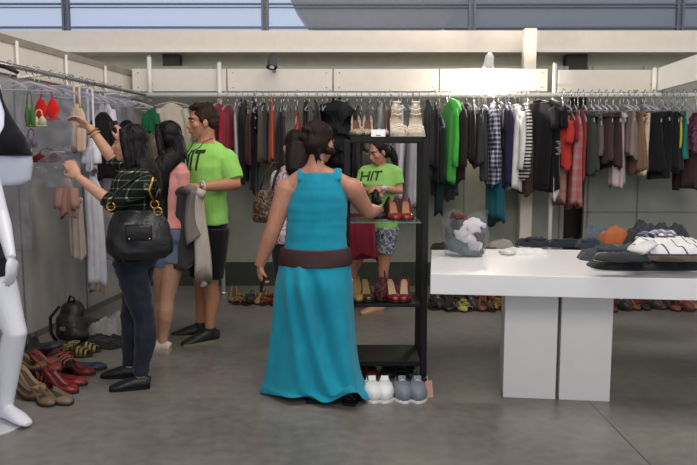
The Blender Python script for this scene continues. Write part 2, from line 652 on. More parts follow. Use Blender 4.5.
def shoe(kind, rgb, label, loc, rz, group=None, L=0.25, sole=None, inner=None, cat='shoe', rough=0.5, m=None, name=None, tilt=None):
    """toe along local +Y, resting on z = 0"""
    W = L * 0.19
    heel = {'sneaker': 0.012, 'flat': 0.006, 'pump': 0.085, 'sandal': 0.012, 'wedge': 0.11, 'boot': 0.03}[kind]
    names = {'sneaker': 'sneaker', 'flat': 'flat_shoe', 'pump': 'high_heel_shoe', 'sandal': 'sandal', 'wedge': 'strappy_heel', 'boot': 'ankle_boot'}
    q = thing(name or names[kind], label, cat, loc, rz, group)
    if tilt:
        q.rotation_euler = (tilt[0], tilt[1], rz)
    m = m or mat(rgb, rough, 'leather' if kind != 'sneaker' else 'cloth', 0.12)
    ms = mat(sole or (40, 36, 34), 0.6)
    mi = mat(inner or tuple(int(c * 0.55) for c in rgb), 0.7)

    def hz(y):       # foot-bed height: heel at y=-L/2, ball at y=+0.12 L
        u = (y + L / 2) / (0.62 * L)
        return 0.014 + heel * (1 - smooth01(u))

    def hw(u):
        return W * (0.66 + 0.10 * math.sin(u * 3.0) + 0.34 * math.exp(-((u - 0.70) / 0.2) ** 2)) * (1 if u < 0.8 else max(0.12, math.sqrt(max(0, 1 - ((u - 0.8) / 0.21) ** 2))))

    n = 15
    us = [i / (n - 1) for i in range(n)]
    # sole
    b = MB(); rr = []
    for u in us:
        y = (u - 0.5) * L * 1.03
        z = hz(y); ww = hw(u) * 1.06
        if u < 0.08:
            ww *= 0.75
        th = 0.02 if kind == 'sneaker' else 0.008
        z0 = z - th if kind != 'wedge' else max(0.0, min(z - th, 0.002 + 0 * z) if u > 0.0 else 0)
        if kind in ('sneaker', 'flat', 'sandal', 'boot') and u < 0.62:
            z0 = 0.0
        z0 = max(0.0, z0)
        rr.append([b.bm.verts.new(p) for p in ((-ww, y, z0), (-ww, y, z), (ww, y, z), (ww, y, z0))])
    b._skin(rr)
    b.build('sole', ms, q, smooth=False)
    if kind == 'pump':
        MB().tube([(0, -L * 0.44, 0), (0, -L * 0.43, heel * 0.5), (0, -L * 0.40, heel + 0.004)], [0.007, 0.009, 0.022], 10).build('heel', m, q)
    if kind in ('sneaker', 'flat', 'pump', 'boot'):
        b = MB(); rr = []; ins = []
        top_heel = {'sneaker': 0.062, 'flat': 0.045, 'pump': 0.05, 'boot': 0.13}[kind]
        open_end = {'sneaker': 0.52, 'flat': 0.70, 'pump': 0.72, 'boot': 0.42}[kind]
        for u in us:
            y = (u - 0.5) * L
            z = hz(y); ww = hw(u)
            if u < 0.08:
                ww *= 0.75
            if u <= open_end:
                k = u / open_end
                tz = top_heel * (1 - 0.35 * math.sin(k * math.pi)) if kind != 'boot' else top_heel
                if kind in ('flat', 'pump'):
                    tz = top_heel * (1 - 0.45 * k)
                ti = 0.012
            else:
                k = (u - open_end) / (1 - open_end)
                t0 = {'sneaker': 0.074, 'flat': 0.03, 'pump': 0.032, 'boot': 0.10}[kind]
                tz = t0 * (1 - 0.55 * k * k)
                ti = tz * 1.12
            ring = [(-ww, 0), (-ww * 1.02, tz * 0.55), (-ww * 0.84, tz), (-ww * 0.66, ti), (0, ti if u <= open_end else ti * 1.08), (ww * 0.66, ti), (ww * 0.84, tz), (ww * 1.02, tz * 0.55), (ww, 0)]
            rr.append([b.bm.verts.new((x, y, z + zz)) for x, zz in ring])
            if u <= open_end:
                ins.append((y, z + 0.0135, ww * 0.66))
        b._skin(rr)
        b.build('upper', m, q)
        b = MB()
        rr = [[b.bm.verts.new((-x, y, z)), b.bm.verts.new((x, y, z))] for y, z, x in ins]
        b._skin(rr, cap=False, closed=False)
        b.build('insole', mi, q)
    if kind == 'sneaker':
        for k in range(4):
            u = 0.52 + 0.075 * k
            y = (u - 0.5) * L; z = hz(y) + 0.083 - 0.011 * k
            x = hw(u) * 0.5
            MB().tube([(-x, y - 0.004, z - 0.008), (0, y, z + 0.002), (x, y + 0.004, z - 0.008)], 0.004, 6).build('lace', mat((235, 235, 235)), q)
        y = (0.44 - 0.5) * L
        MB().box((0, y + 0.012, hz(y) + 0.082), (W * 0.9, 0.012, 0.05), Matrix.Rotation(R(25), 3, 'X'), 0.004).build('tongue', m, q)
    if kind in ('sandal', 'wedge'):
        y0 = -L * 0.3
        for u, hh in ((0.86, 0.035), (0.74, 0.05), (0.62, 0.06)):
            y = (u - 0.5) * L; z = hz(y); x = hw(u)
            MB().tube([(-x, y, z), (-x * 0.8, y, z + hh * 0.8), (0, y - 0.006, z + hh), (x * 0.8, y, z + hh * 0.8), (x, y, z)], [(0.004, 0.011)] * 5, 8, ref=(0, 0, 1)).build('strap', m, q)
        zt = hz(-L * 0.4)
        up = 0.05 if kind == 'sandal' else 0.085
        b = MB(); rr = []
        for k in range(9):
            a = math.pi * (1.0 + k / 8.0)
            x, y = W * 0.66 * math.cos(a), -L * 0.28 + L * 0.2 * math.sin(a)
            rr.append([b.bm.verts.new((x, y, hz(y))), b.bm.verts.new((x * (0.9 if kind == 'sandal' else 0.68), y * 0.97, hz(y) + up))])
        b._skin(rr, False, False)
        b.build('heel_cup', m, q, solid=0.004)
        rw_ = 0.62 if kind == 'sandal' else 0.44
        MB().tube([(W * rw_ * math.cos(2 * math.pi * k / 12), -L * 0.26 + L * 0.13 * math.sin(2 * math.pi * k / 12), zt + up) for k in range(13)], 0.006, 6).build('ankle_strap', m, q)
        if kind == 'wedge':
            for hh in (0.35, 0.7):
                wd_ = W * (0.62 - 0.2 * hh)
                MB().tube([(-wd_, -L * 0.2, zt - 0.01 + up * hh), (0, -L * (0.04 + 0.06 * hh), zt - 0.012 + up * hh * 0.8), (wd_, -L * 0.2, zt - 0.01 + up * hh)], [(0.004, 0.013)] * 3, 8, ref=(0, 0, 1)).build('strap', m, q)
    return q


# ================================================================ GARMENTS
GID = [0]


def garment_body(w, d, ln, seed, top=True, flare=1.0, hemwave=0.03, folds=5, droop=0.0):
    """hanging cloth: thin along x, broad along y, hanging from z=0 down to -ln"""
    rnd = random.Random(seed)
    ph = [rnd.uniform(0, 6.28) for _ in range(6)]
    nv, nu = 22, 36
    b = MB(); rr = []
    for i in range(nv):
        v = i / (nv - 1)
        z = v * ln
        if top:
            sh = min(1.0, z / 0.09)
            dd = d * (0.22 + 0.78 * sh ** 0.7) * (1 + (flare - 1) * v)
            if z > 0.28 and flare <= 1.05:
                dd *= 0.94
            ww = w * (0.3 + 0.7 * smooth01(z / 0.22))
        else:
            dd = d * (1 + (flare - 1) * v)
            ww = w * (0.55 + 0.45 * smooth01(v * 2.2))
        ring = []
        for k in range(nu):
            a = 2 * math.pi * k / nu
            c_, s_ = math.cos(a), math.sin(a)
            x = ww * 0.5 * math.copysign(abs(c_) ** 0.7, c_)
            y = dd * 0.5 * math.copysign(abs(s_) ** 0.9, s_)
            f = 0.28 * math.sin(folds * y / d * 3.0 + ph[0] + v * 1.2) + 0.22 * math.sin(2.3 * folds * y / d * 2 + ph[1])
            x += ww * 0.55 * f * (0.25 + 0.75 * v)
            x += w * 0.12 * math.sin(3 * v + ph[2])
            y += d * 0.03 * math.sin(5 * v + ph[3])
            zz = -z
            if v > 0.75:
                zz += hemwave * (v - 0.75) * 4 * (math.sin(a * 2 + ph[4]) + 0.5 * math.sin(a * 5 + ph[5])) - droop * (v - 0.75) * 4 * s_
            ring.append(b.bm.verts.new((x, y, zz)))
        rr.append(ring)
    b._skin(rr)
    return b


def sleeve_mesh(sgn, w, d, ls, seed):
    rnd = random.Random(seed)
    y0 = sgn * d * 0.47
    pts, rad = [], []
    n = 7
    for i in range(n):
        v = i / (n - 1)
        pts.append((w * 0.12 * math.sin(3 * v + rnd.random()), y0 + sgn * (0.05 * math.sin(v * 1.5) + 0.01), -0.085 - ls * v))
        rad.append((max(0.02, w * 0.36) * (0.75 + 0.25 * v), 0.05 * (1.15 - 0.3 * v)))
    return MB().tube(pts, rad, 12, ref=(1, 0, 0))


hang0 = None


def hanger(loc, rz, drop=0.10, group='clear hangers on the back rail', label='clear plastic hanger hooked over the long white back rail', width=0.36):
    """hooked over the rail at loc (rail centre); shoulders at drop below the rail"""
    global hang0
    if hang0 is None:
        q = thing('coat_hanger', label, 'hanger', (0, 0, 0), 0, group)
        pts = []
        for k in range(9):
            a = R(200) - R(230) * k / 8
            pts.append((0, 0.030 * math.cos(a), 0.0 + 0.030 * math.sin(a)))
        pts += [(0, 0.018, -0.03), (0, 0, -0.045), (0, 0, -0.10)]
        MB().tube(pts, 0.004, 6).build('hook', M_METAL, q)
        MB().tube([(0, -0.18, -0.16), (0, -0.09, -0.125), (0, 0, -0.10), (0, 0.09, -0.125), (0, 0.18, -0.16)], [(0.006, 0.011)] * 5, 8, ref=(1, 0, 0)).build('shoulder_bar', M_HANGER, q)
        MB().tube([(0, -0.18, -0.165), (0, 0.18, -0.165)], [0.005, 0.005], 6).build('lower_bar', M_HANGER, q)
        hang0 = q
    else:
        q = hang0.copy()
        COL.objects.link(q)
        for ch in list(hang0.children):
            c_ = ch.copy()
            COL.objects.link(c_)
            c_.parent = q
    q['label'] = label
    q['group'] = group
    q.location = loc
    q.rotation_euler = (0, 0, rz)
    q.scale = (1, width / 0.36, drop / 0.10)
    return q


def garment(kind, x0, x1, yt, yb, m, label, cat, dy=0.0, rz=None, d=0.40, hang=True, group='clothes on the back rail', decor=None, name=None, flare=None, droop=0.0):
    """one garment on the back rail, photographed as a strip from x0 to x1"""
    GID[0] += 1
    seed = GID[0] * 13 + 5
    rnd = random.Random(seed)
    Y = RAILY + dy
    Ye = Y - d * 0.3
    a = at(x0, yt, Ye); b_ = at(x1, yb, Ye)
    cx = (a.x + b_.x) / 2 * (Y / Ye)
    w_ = abs(b_.x - a.x)
    zt = at((x0 + x1) / 2, yt, Y).z
    zt = min(zt, RZ - 0.055)
    zb_ = at((x0 + x1) / 2, yb, Ye).z
    ln = zt - zb_
    rot = rnd.uniform(-0.16, 0.16) if rz is None else rz
    w_eff = 0.94 * max(0.05, w_ - abs(math.sin(rot)) * d * 0.55)
    nm = name or {'tee': 't_shirt', 'long': 'long_sleeved_top', 'dress': 'dress', 'skirt': 'skirt', 'trousers': 'trousers', 'scarf': 'scarf', 'vest': 'vest_top'}[kind]
    q = thing(nm, label, cat, (cx, Y, zt), rot, group)
    if kind in ('tee', 'long'):
        garment_body(w_eff, d, ln, seed, True, flare or 1.0, 0.025, 4, droop).build('body', m, q)
        ls = min(ln * 0.85, 0.2 if kind == 'tee' else 0.56)
        for sg in (-1, 1):
            sleeve_mesh(sg, w_eff, d, ls, seed + sg).build('sleeve', m, q)
        MB().tube([(0.016 * math.cos(t_), 0.07 * math.sin(t_), -0.004) for t_ in [2 * math.pi * k / 12 for k in range(13)]], 0.007, 6).build('collar', m, q)
    elif kind in ('dress', 'vest'):
        garment_body(w_eff, d * 0.8, ln, seed, True, flare or 1.12, 0.035, 6, droop).build('body', m, q)
        for sg in (-1, 1):
            MB().tube([(0, sg * 0.09, -0.02), (0, sg * 0.075, 0.03), (0, sg * 0.05, 0.012)], [(0.008, 0.012)] * 3, 6).build('shoulder_strap', m, q)
    elif kind == 'skirt':
        garment_body(w_eff, d * 0.85, ln, seed, False, flare or 1.1, 0.03, 7, droop).build('body', m, q)
        garment_body(w_eff * 0.62, d * 0.86, 0.045, seed, False, 1.0, 0, 2).build('waistband', m, q)
    elif kind == 'trousers':
        for sg in (-1, 1):
            b = garment_body(w_eff * 0.62, d * 0.5, ln, seed + sg, False, 1.0, 0.02, 3, droop)
            for v in b.bm.verts:
                v.co.x += sg * w_eff * 0.2
                v.co.y += sg * 0.015
            b.build('trouser_leg', m, q)
        garment_body(w_eff * 0.8, d * 0.55, 0.05, seed, False, 1.0, 0, 2).build('waistband', m, q)
    elif kind == 'scarf':
        for sg in (-1, 1):
            b = garment_body(w_eff * 0.6, d * 0.55, ln * (1.0 if sg < 0 else 0.93), seed + sg, False, 1.1, 0.03, 5, droop)
            for v in b.bm.verts:
                v.co.x += sg * w_eff * 0.2
                v.co.y += sg * 0.03
            b.build('hanging_end', m, q)
    if decor:
        decor(q, w_eff, d, ln)
    if hang:
        top_drop = max(0.05, RZ - zt - 0.012)
        hanger((cx, Y, RZ + 0.002), rot, min(0.2, top_drop))
    return q


# colours
K = (20, 19, 22)
M_check = grid_mat('navy_white_check', (40, 42, 62), (120, 122, 140), 0.045, 0.42, 'plaid', (196, 196, 204))
M_strp = grid_mat('black_white_stripe', (200, 196, 190), (40, 38, 40), 0.034, 0.5, 'stripe')
M_pinkcheck = grid_mat('pink_check', (178, 88, 92), (160, 112, 106), 0.11, 0.3, 'plaid', (150, 134, 122))
M_palecheck = grid_mat('pale_red_check', (160, 128, 118), (172, 106, 100), 0.13, 0.28, 'plaid', (170, 84, 90))
M_bw = blotch_mat('black_white_print', [(26, 25, 27), (26, 25, 27), (170, 166, 160)], 14)
M_mauve = blotch_mat('mauve_print', [(112, 62, 84), (140, 86, 108), (88, 46, 66)], 22)

garment('tee', 212, 226, 104, 141, cloth((158, 40, 62)), 'crimson pink top on the back rail nearest the man in green', 'top')
garment('long', 222, 235, 106, 150, cloth((150, 34, 54)), 'crimson top next to the white long garment on back rail', 'top')
garment('dress', 234, 241, 106, 166, cloth((176, 172, 176)), 'thin pale grey long garment right of the crimson tops', 'dress', d=0.34)
garment('dress', 240, 248, 103, 180, cloth(K), 'black long dress right of the pale grey garment', 'dress')
garment('long', 246, 251, 108, 165, cloth((74, 18, 34)), 'dark maroon top squeezed between two long black dresses', 'top', d=0.42)
garment('dress', 250, 259, 102, 192, cloth((18, 18, 22)), 'longest black dress left of the grey brown garment', 'dress')
garment('vest', 254, 259, 107, 131, M_bw, 'small black and white printed top before the long black dress', 'top', dy=-0.1, d=0.2)
garment('long', 259, 268, 103, 162, cloth((82, 74, 68)), 'grey brown garment left of the bright orange one', 'top')
garment('dress', 267, 276, 97, 162, cloth((196, 82, 56)), 'bright orange dress hanging on the back rail', 'dress', d=0.44, rz=0.12)
garment('long', 276, 287, 107, 172, cloth((36, 22, 26)), 'very dark maroon top right of the orange dress', 'top')
garment('vest', 294, 301, 114, 132, cloth((196, 62, 40)), 'short orange red top above the hidden dark haired woman', 'top', d=0.34)
garment('scarf', 303, 308, 95, 135, cloth(K), 'narrow black strip of a scarf right of the short orange top', 'scarf')
garment('long', 311, 321, 100, 150, cloth((38, 36, 38)), 'charcoal top left of the frilly black dress', 'top')
q = garment('dress', 320, 353, 100, 166, mat(K, 0.9, 'fuzzy', 0.2), 'big frilly black dress above the teal dressed woman', 'dress', d=0.46, rz=0.5, flare=1.2)
rnd = random.Random(4)
for k in range(3):
    b = garment_body(0.30, 0.44 - 0.03 * k, 0.2, 90 + k, False, 1.25, 0.05, 9)
    for v in b.bm.verts:
        v.co.z -= 0.03 + 0.16 * k
    b.build('frill', mat(K, 0.9, 'fuzzy', 0.2), q)
garment('dress', 342, 352, 105, 188, cloth((24, 23, 26)), 'long black dress behind the left post of shoe rack', 'dress')
garment('long', 352, 362, 106, 178, cloth((26, 24, 26)), 'black garment hanging behind the leopard shoes', 'top')
garment('tee', 364, 374, 102, 150, cloth((96, 94, 92)), 'grey top behind the price card on the shoe rack', 'top')
garment('tee', 375, 386, 102, 148, cloth((128, 124, 124)), 'mid grey top behind the head of woman in green', 'top')
garment('vest', 387, 393, 112, 133, cloth((190, 52, 46)), 'small red top behind the left white strappy heel', 'top', d=0.3)
garment('skirt', 393, 403, 106, 196, cloth((190, 184, 192)), 'long pale lilac skirt seen through the shoe rack, left one', 'skirt')
garment('skirt', 404, 421, 106, 206, cloth((172, 168, 174)), 'wide pale grey skirt seen through the shoe rack beside its post', 'skirt')
garment('long', 424, 431, 100, 176, cloth((44, 42, 42)), 'charcoal garment right behind the shoe rack post', 'top')
garment('long', 431, 440, 103, 180, cloth(K), 'black top between shoe rack post and green hooded top', 'top')
garment('dress', 437, 456, 112, 196, cloth((24, 38, 44)), 'dark petrol dress with uneven hem under the green top', 'dress', dy=0.12, flare=1.1, droop=0.06)
garment('long', 436, 442, 118, 214, cloth((22, 40, 40)), 'dark green trailing scarf end left of bright green top', 'scarf', dy=-0.02, d=0.14, name='scarf')
q = garment('long', 443, 454, 102, 182, cloth((70, 172, 66)), 'bright green hooded top on the back rail', 'top', dy=-0.06, rz=0.15)
MB().tube([(0, -0.06, 0.01), (0.02, -0.13, -0.03), (0.03, -0.17, -0.10), (0.02, -0.16, -0.16)], [0.03, 0.05, 0.05, 0.015], 12).build('hood', cloth((70, 172, 66)), q)
garment('long', 453, 464, 103, 180, cloth((42, 32, 26)), 'dark brown top right of the bright green top', 'top')
garment('long', 461, 471, 104, 160, cloth((34, 27, 24)), 'brown black shorter top left of pale blue grey strip', 'top')
garment('vest', 470, 476, 104, 152, cloth((112, 118, 128)), 'narrow blue grey top on the back rail', 'top')
garment('skirt', 474, 482, 110, 165, cloth((58, 58, 62)), 'dark grey skirt right of narrow blue grey top', 'skirt')
garment('trousers', 480, 488, 108, 180, cloth((72, 74, 78)), 'grey trousers left of the checked shirt', 'trousers')
garment('long', 486, 500, 103, 184, M_check, 'navy and white checked shirt on the back rail', 'shirt', dy=-0.05, rz=-0.12)
garment('dress', 490, 505, 120, 222, cloth((22, 84, 98)), 'long teal garment hanging lowest beneath the checked shirt', 'dress', dy=0.06, d=0.36, droop=0.05)
garment('tee', 496, 503, 103, 150, cloth((28, 26, 30)), 'black top wedged between checked and purple tops', 'top')
garment('dress', 500, 514, 103, 186, cloth((42, 34, 66)), 'dark purple dress left of the white shirt', 'dress')
garment('long', 508, 520, 105, 189, cloth((216, 212, 210)), 'white long shirt between purple dress and striped top', 'shirt', rz=0.1)
garment('long', 519, 530, 104, 177, M_strp, 'black and white striped top on the back rail', 'top', dy=-0.04)
garment('skirt', 520, 533, 120, 193, cloth((70, 50, 40)), 'brown skirt hem showing below the striped top', 'skirt', dy=0.1)


def print_grey(q, w_, d_, ln):
    b = MB()
    for k in range(7):
        b.ball((0.012 * (k % 3) - w_ * 0.1, -d_ * 0.44 + 0.01, -0.42 - 0.02 * k), (0.03, 0.02, 0.012))
    b.build('printed_patch', mat((120, 120, 120), 0.8), q)


garment('tee', 530, 543, 93, 188, cloth((22, 21, 23)), 'big black top left of its twin with a grey print', 't-shirt', rz=0.35, d=0.48)
garment('tee', 541, 554, 95, 190, cloth((17, 16, 18)), 'big black top with small grey print beside the white strip', 't-shirt', rz=0.3, d=0.48, decor=print_grey)
garment('dress', 551, 557, 107, 197, cloth((206, 200, 196)), 'narrow white dress between black tops and red top', 'dress')
garment('tee', 556, 567, 115, 167, cloth((178, 48, 42)), 'bright red top right of the white post', 'top', dy=-0.06)
garment('scarf', 554, 570, 116, 203, M_palecheck, 'pale pink checked shawl hanging under the bright red top', 'scarf', dy=0.05)
garment('tee', 566, 573, 113, 152, cloth((142, 30, 42)), 'dark red top between bright red and checked pieces', 'top')
garment('dress', 570, 582, 114, 206, M_pinkcheck, 'pink and red checked long dress, longest at its end', 'dress', dy=-0.05)
garment('vest', 579, 584, 113, 180, cloth((146, 40, 42)), 'thin red strip of a dress beside dark green one', 'dress')
garment('skirt', 583, 597, 113, 173, cloth((54, 58, 52)), 'dark greenish grey skirt right of the checked dress', 'skirt')
garment('skirt', 593, 602, 115, 154, cloth((98, 88, 82)), 'short grey brown skirt left of the plum pair', 'skirt')
garment('skirt', 600, 609, 113, 160, cloth((66, 46, 52)), 'plum brown skirt, left of two side by side', 'skirt')
garment('skirt', 607, 616, 113, 167, cloth((58, 40, 42)), 'plum brown skirt touching the pale pinkish garment', 'skirt')
garment('trousers', 613, 623, 113, 186, cloth((190, 170, 172)), 'pale pinkish white trousers among the skirts', 'trousers')
garment('skirt', 623, 632, 112, 156, cloth((128, 112, 104)), 'beige grey short skirt right of pale pinkish trousers', 'skirt')
garment('skirt', 631, 639, 112, 172, cloth((120, 92, 72)), 'tan brown skirt left of the cream one', 'skirt')
garment('skirt', 638, 647, 114, 173, cloth((200, 180, 152)), 'cream narrow skirt beside the black skirts', 'skirt')
garment('skirt', 645, 658, 113, 169, cloth(K), 'black skirt next to the cream one', 'skirt')
garment('skirt', 656, 666, 112, 176, cloth((16, 16, 18)), 'black skirt in the middle of the black ones, longest hem', 'skirt')
garment('skirt', 664, 676, 113, 170, cloth((22, 21, 23)), 'black skirt touching the yellow piece', 'skirt')
garment('vest', 673, 678, 112, 151, cloth((196, 186, 60)), 'thin yellow top on the right of the rail', 'top')
garment('vest', 678, 685, 114, 156, cloth((24, 122, 116)), 'turquoise green top right of the yellow one', 'top')
garment('skirt', 683, 699, 122, 188, cloth((62, 44, 44)), 'dark brown skirt at the right edge under mauve top', 'skirt', dy=0.06)
garment('tee', 689, 701, 113, 151, M_mauve, 'mauve printed top at the right edge of the rail', 'top', dy=-0.05)
# empty hangers crowding the rail
rnd = random.Random(11)
for a, b_, n_ in ((252, 300, 7), (305, 345, 6), (360, 424, 9), (462, 530, 9), (560, 690, 20)):
    for k in range(n_):
        px = a + (b_ - a) * (k + 0.5 + rnd.uniform(-0.3, 0.3)) / n_
        X = at(px, 95, RAILY).x
        hanger((X, RAILY, RZ + 0.002), rnd.uniform(-0.2, 0.2), 0.10)

# ================================================================ BACK ROW OF SHOES
pal = [((150, 116, 70), 'tan'), ((34, 30, 28), 'black'), ((120, 62, 36), 'russet'), ((140, 110, 62), 'ochre'), ((58, 42, 32), 'dark brown'), ((108, 40, 30), 'brick red'), ((176, 150, 100), 'sand coloured')]
kinds = ['flat', 'sandal', 'pump', 'flat', 'sneaker', 'sandal']
kword = {'flat': 'flat shoe', 'sandal': 'sandal', 'pump': 'high heel', 'sneaker': 'low trainer', 'boot': 'ankle boot'}
ordw = ['first', 'second', 'third', 'fourth', 'fifth', 'sixth', 'seventh', 'eighth', 'ninth', 'tenth', 'eleventh', 'twelfth', 'thirteenth', 'fourteenth', 'fifteenth', 'sixteenth', 'seventeenth', 'eighteenth', 'nineteenth', 'twentieth']
rnd = random.Random(21)
segs = [(230, 281, 11, 'from the white pole, back wall row', [0, 3, 0, 1, 1, 3, 0, 2, 5, 5, 1]),
        (343, 372, 5, 'left to right behind the shoe rack, back wall row', [4, 0, 1, 2, 4]),
        (431, 504, 13, 'from the rack post, back wall row under the table', [1, 1, 4, 1, 4, 6, 6, 1, 5, 2, 4, 0, 3]),
        (612, 697, 16, 'from the table leg, back wall row under the table', [5, 2, 1, 4, 2, 5, 1, 1, 4, 5, 1, 1, 2, 4, 5, 0])]
for (xa, xb, n_, where, cols) in segs:
    for k in range(n_):
        px = xa + (xb - xa) * (k + 0.5) / n_
        py = (311 if xa > 400 else 305) + rnd.uniform(-2.5, 1.5)
        p = on(px, py)
        rgb, cw = pal[cols[k]]
        if where.startswith('from the rack') and cols[k] == 6:
            rgb, cw = (168, 166, 96), 'yellow green'
        kd = kinds[(k * 5 + int(xa)) % 6]
        shoe(kd, rgb, '%s %s, %s %s' % (cw, kword[kd], ordw[k], where), (p.x, p.y + 0.1, 0), R(180) + rnd.uniform(-0.35, 0.35), 'shoes in a row along the back wall', L=0.24)
rnd = random.Random(5)
for (xa, xb, n_, where, cols) in [(431, 504, 9, 'from the rack post, rear row against the back wall', [4, 1, 2, 4, 1, 5, 4, 2, 1]), (614, 697, 11, 'from the table leg, rear row against the back wall', [2, 5, 4, 1, 5, 4, 2, 1, 5, 4, 2])]:
    for k in range(n_):
        px = xa + (xb - xa) * (k + 0.5) / n_
        p = on(px, 300)
        rgb, cw = pal[cols[k]]
        kd = ['pump', 'boot', 'sandal'][k % 3]
        shoe(kd, rgb, '%s %s, %s %s' % (cw, kword[kd], ordw[k], where), (p.x, p.y + 0.05, 0), R(180) + rnd.uniform(-0.3, 0.3), 'shoes in the rear row along the back wall', L=0.24)

# ================================================================ SHOE RACK
pf = on(424, 384)
RY = pf.y + 0.04
RXr = at(424, 300, RY).x
RXl = at(347, 300, RY).x
rk = thing('shoe_rack', 'black metal shoe rack with glass shelves behind the woman in teal', 'rack', (0, RY, 0))
zts = at(390, 139.5, RY).z
PW = 0.04
RD = 0.36
for X in (RXl, RXr):
    for yy in (0, RD):
        MB().box((X, yy, zts / 2), (PW, PW, zts), None, 0.003).build('post', M_BLACK, rk, smooth=False)
SH = {}
for nm_, py, m_, th in (('top_shelf', 139.5, M_BLACK, 0.035), ('glass_shelf', 222.5, M_GLASS, 0.010), ('wooden_shelf', 305, M_BLACK, 0.022), ('bottom_shelf', 363, M_BLACK, 0.035)):
    z = at(390, py, RY).z
    MB().box(((RXl + RXr) / 2, RD / 2, z), (RXr - RXl - PW - 0.002, RD + 0.03, th), None, 0.003).build(nm_ if nm_ != 'wooden_shelf' else 'lower_shelf', m_, rk, smooth=False)
    SH[nm_] = z + th / 2
for X in (RXl, RXr):
    MB().box((X, RD / 2, SH['glass_shelf'] - 0.015), (0.012, RD - PW, 0.012)).build('crossbar', M_BLACK, rk, smooth=False)


def rackx(px, dy):
    return at(px, 200, RY + dy).x


M_leo = blotch_mat('leopard_print', [(190, 164, 140), (36, 26, 22), (206, 186, 164), (46, 32, 26), (196, 172, 150)], 70, 0.5)
# top shelf
for px, sd in ((356.5, 'left'), (367, 'right')):
    shoe('pump', (196, 170, 140), 'leopard print high heel on top of the rack, %s of the pair' % sd, (rackx(px, 0.12), RY + 0.12, SH['top_shelf']), R(180) + (0.06 if sd == 'left' else -0.06), 'leopard print heels on rack top', m=M_leo, inner=(84, 50, 46), L=0.23)
shoe('flat', (176, 166, 172), 'pale mauve slipper behind the price card on rack top', (rackx(381, 0.14), RY + 0.14, SH['top_shelf']), R(172), None, inner=(40, 34, 36), L=0.25, m=None, name='slipper')
for px, sd in ((397.5, 'left'), (415, 'right')):
    q = shoe('wedge', (232, 222, 208), 'off white strappy wedge heel on rack top, %s of the pair' % sd, (rackx(px, 0.14), RY + 0.15, SH['top_shelf']), R(180) + (0.08 if sd == 'left' else -0.08), 'white strappy wedges on rack top', L=0.25, sole=(206, 192, 174), inner=(96, 80, 70))
    q.scale = (1.12, 1, 1.12)
q = thing('price_card', 'small white price card standing on top of the rack', 'sign', (rackx(378, -0.005), RY + 0.005, SH['top_shelf']), R(4))
MB().box((0, 0, 0.022), (0.088, 0.003, 0.044), Matrix.Rotation(R(-12), 3, 'X')).build('card', mat((240, 240, 238), 0.5, 'plain', 0), q, smooth=False)
MB().box((0.0, -0.005, 0.008), (0.03, 0.002, 0.005), Matrix.Rotation(R(-12), 3, 'X')).build('printed_line', mat((90, 90, 90)), q, smooth=False)
MB().box((0, 0.018, 0.018), (0.06, 0.003, 0.036), Matrix.Rotation(R(14), 3, 'X')).build('back_flap', mat((230, 230, 228)), q, smooth=False)
# glass shelf
for px, sd in ((394.5, 'left'), (406.5, 'right')):
    shoe('pump', (124, 36, 32), 'red high heel on glass shelf, %s of the pair' % sd, (rackx(px, 0.1), RY + 0.12, SH['glass_shelf']), R(180) + (0.05 if sd == 'left' else -0.05), 'red heels on the glass shelf', inner=(186, 140, 104), L=0.235, rough=0.3)
shoe('pump', (26, 24, 26), 'black high heel on glass shelf touched by the teal dressed woman', (rackx(385, 0.2), RY + 0.2, SH['glass_shelf']), R(150), None, L=0.235)
# lower shelf
for px, sd in ((393.5, 'left'), (405, 'right')):
    shoe('pump', (108, 26, 32), 'dark red patent heel on lower rack shelf, %s of the pair' % sd, (rackx(px, 0.1), RY + 0.12, SH['wooden_shelf']), R(180) + (0.12 if sd == 'left' else -0.1), 'dark red heels on the lower shelf', inner=(196, 170, 140), L=0.24, rough=0.2)
for px, c_, n_ in ((357, (150, 118, 60), 'gold'), (367, (56, 44, 32), 'bronze brown')):
    shoe('pump', c_, '%s heel on the lower rack shelf beside the dress' % n_, (rackx(px, 0.12), RY + 0.12, SH['wooden_shelf']), R(185), None, L=0.235, rough=0.25, inner=(150, 120, 80))
shoe('boot', (74, 34, 36), 'maroon patterned ankle boot on lower shelf beside the red heels', (rackx(381.5, 0.16), RY + 0.16, SH['wooden_shelf']), R(176), None, m=blotch_mat('maroon_print', [(58, 22, 26), (104, 52, 48), (44, 30, 30)], 40), L=0.22)
# bottom shelf floor level behind sneakers
for px, c_, n_, kd in ((360, (86, 40, 30), 'rust brown', 'sandal'), (371, (98, 44, 34), 'reddish brown', 'flat'), (388, (30, 28, 28), 'black', 'flat'), (400, (36, 34, 34), 'charcoal', 'sandal'), (411, (26, 25, 26), 'jet black', 'flat')):
    p = on(px, 379)
    shoe(kd, c_, '%s %s on the floor under the rack bottom shelf' % (n_, kword[kd]), (p.x, RY + 0.17, 0), R(180), None, L=0.24)
for px, c_, n_, sd in ((373, (214, 214, 216), 'white', 'left'), (386, (222, 222, 222), 'white', 'right'), (404, (112, 122, 134), 'grey', 'left'), (420, (116, 126, 136), 'grey', 'right')):
    p = on(px, 405)
    shoe('sneaker', c_, '%s sneaker on the floor before the rack, %s of the pair' % (n_, sd), (p.x, p.y + 0.16, 0), R(180) + (0.06 if sd == 'left' else -0.05), '%s sneakers before the rack' % n_, L=0.27, sole=(230, 230, 230), inner=(90, 84, 84))
p = on(431, 403)
q = thing('swing_tag', 'pinkish paper tag leaning on the right grey sneaker', 'tag', (p.x, p.y + 0.10, 0), R(20))
MB().box((0, 0, 0.05), (0.045, 0.003, 0.1), Matrix.Rotation(R(-14), 3, 'X')).build('card', mat((206, 150, 140)), q, smooth=False)
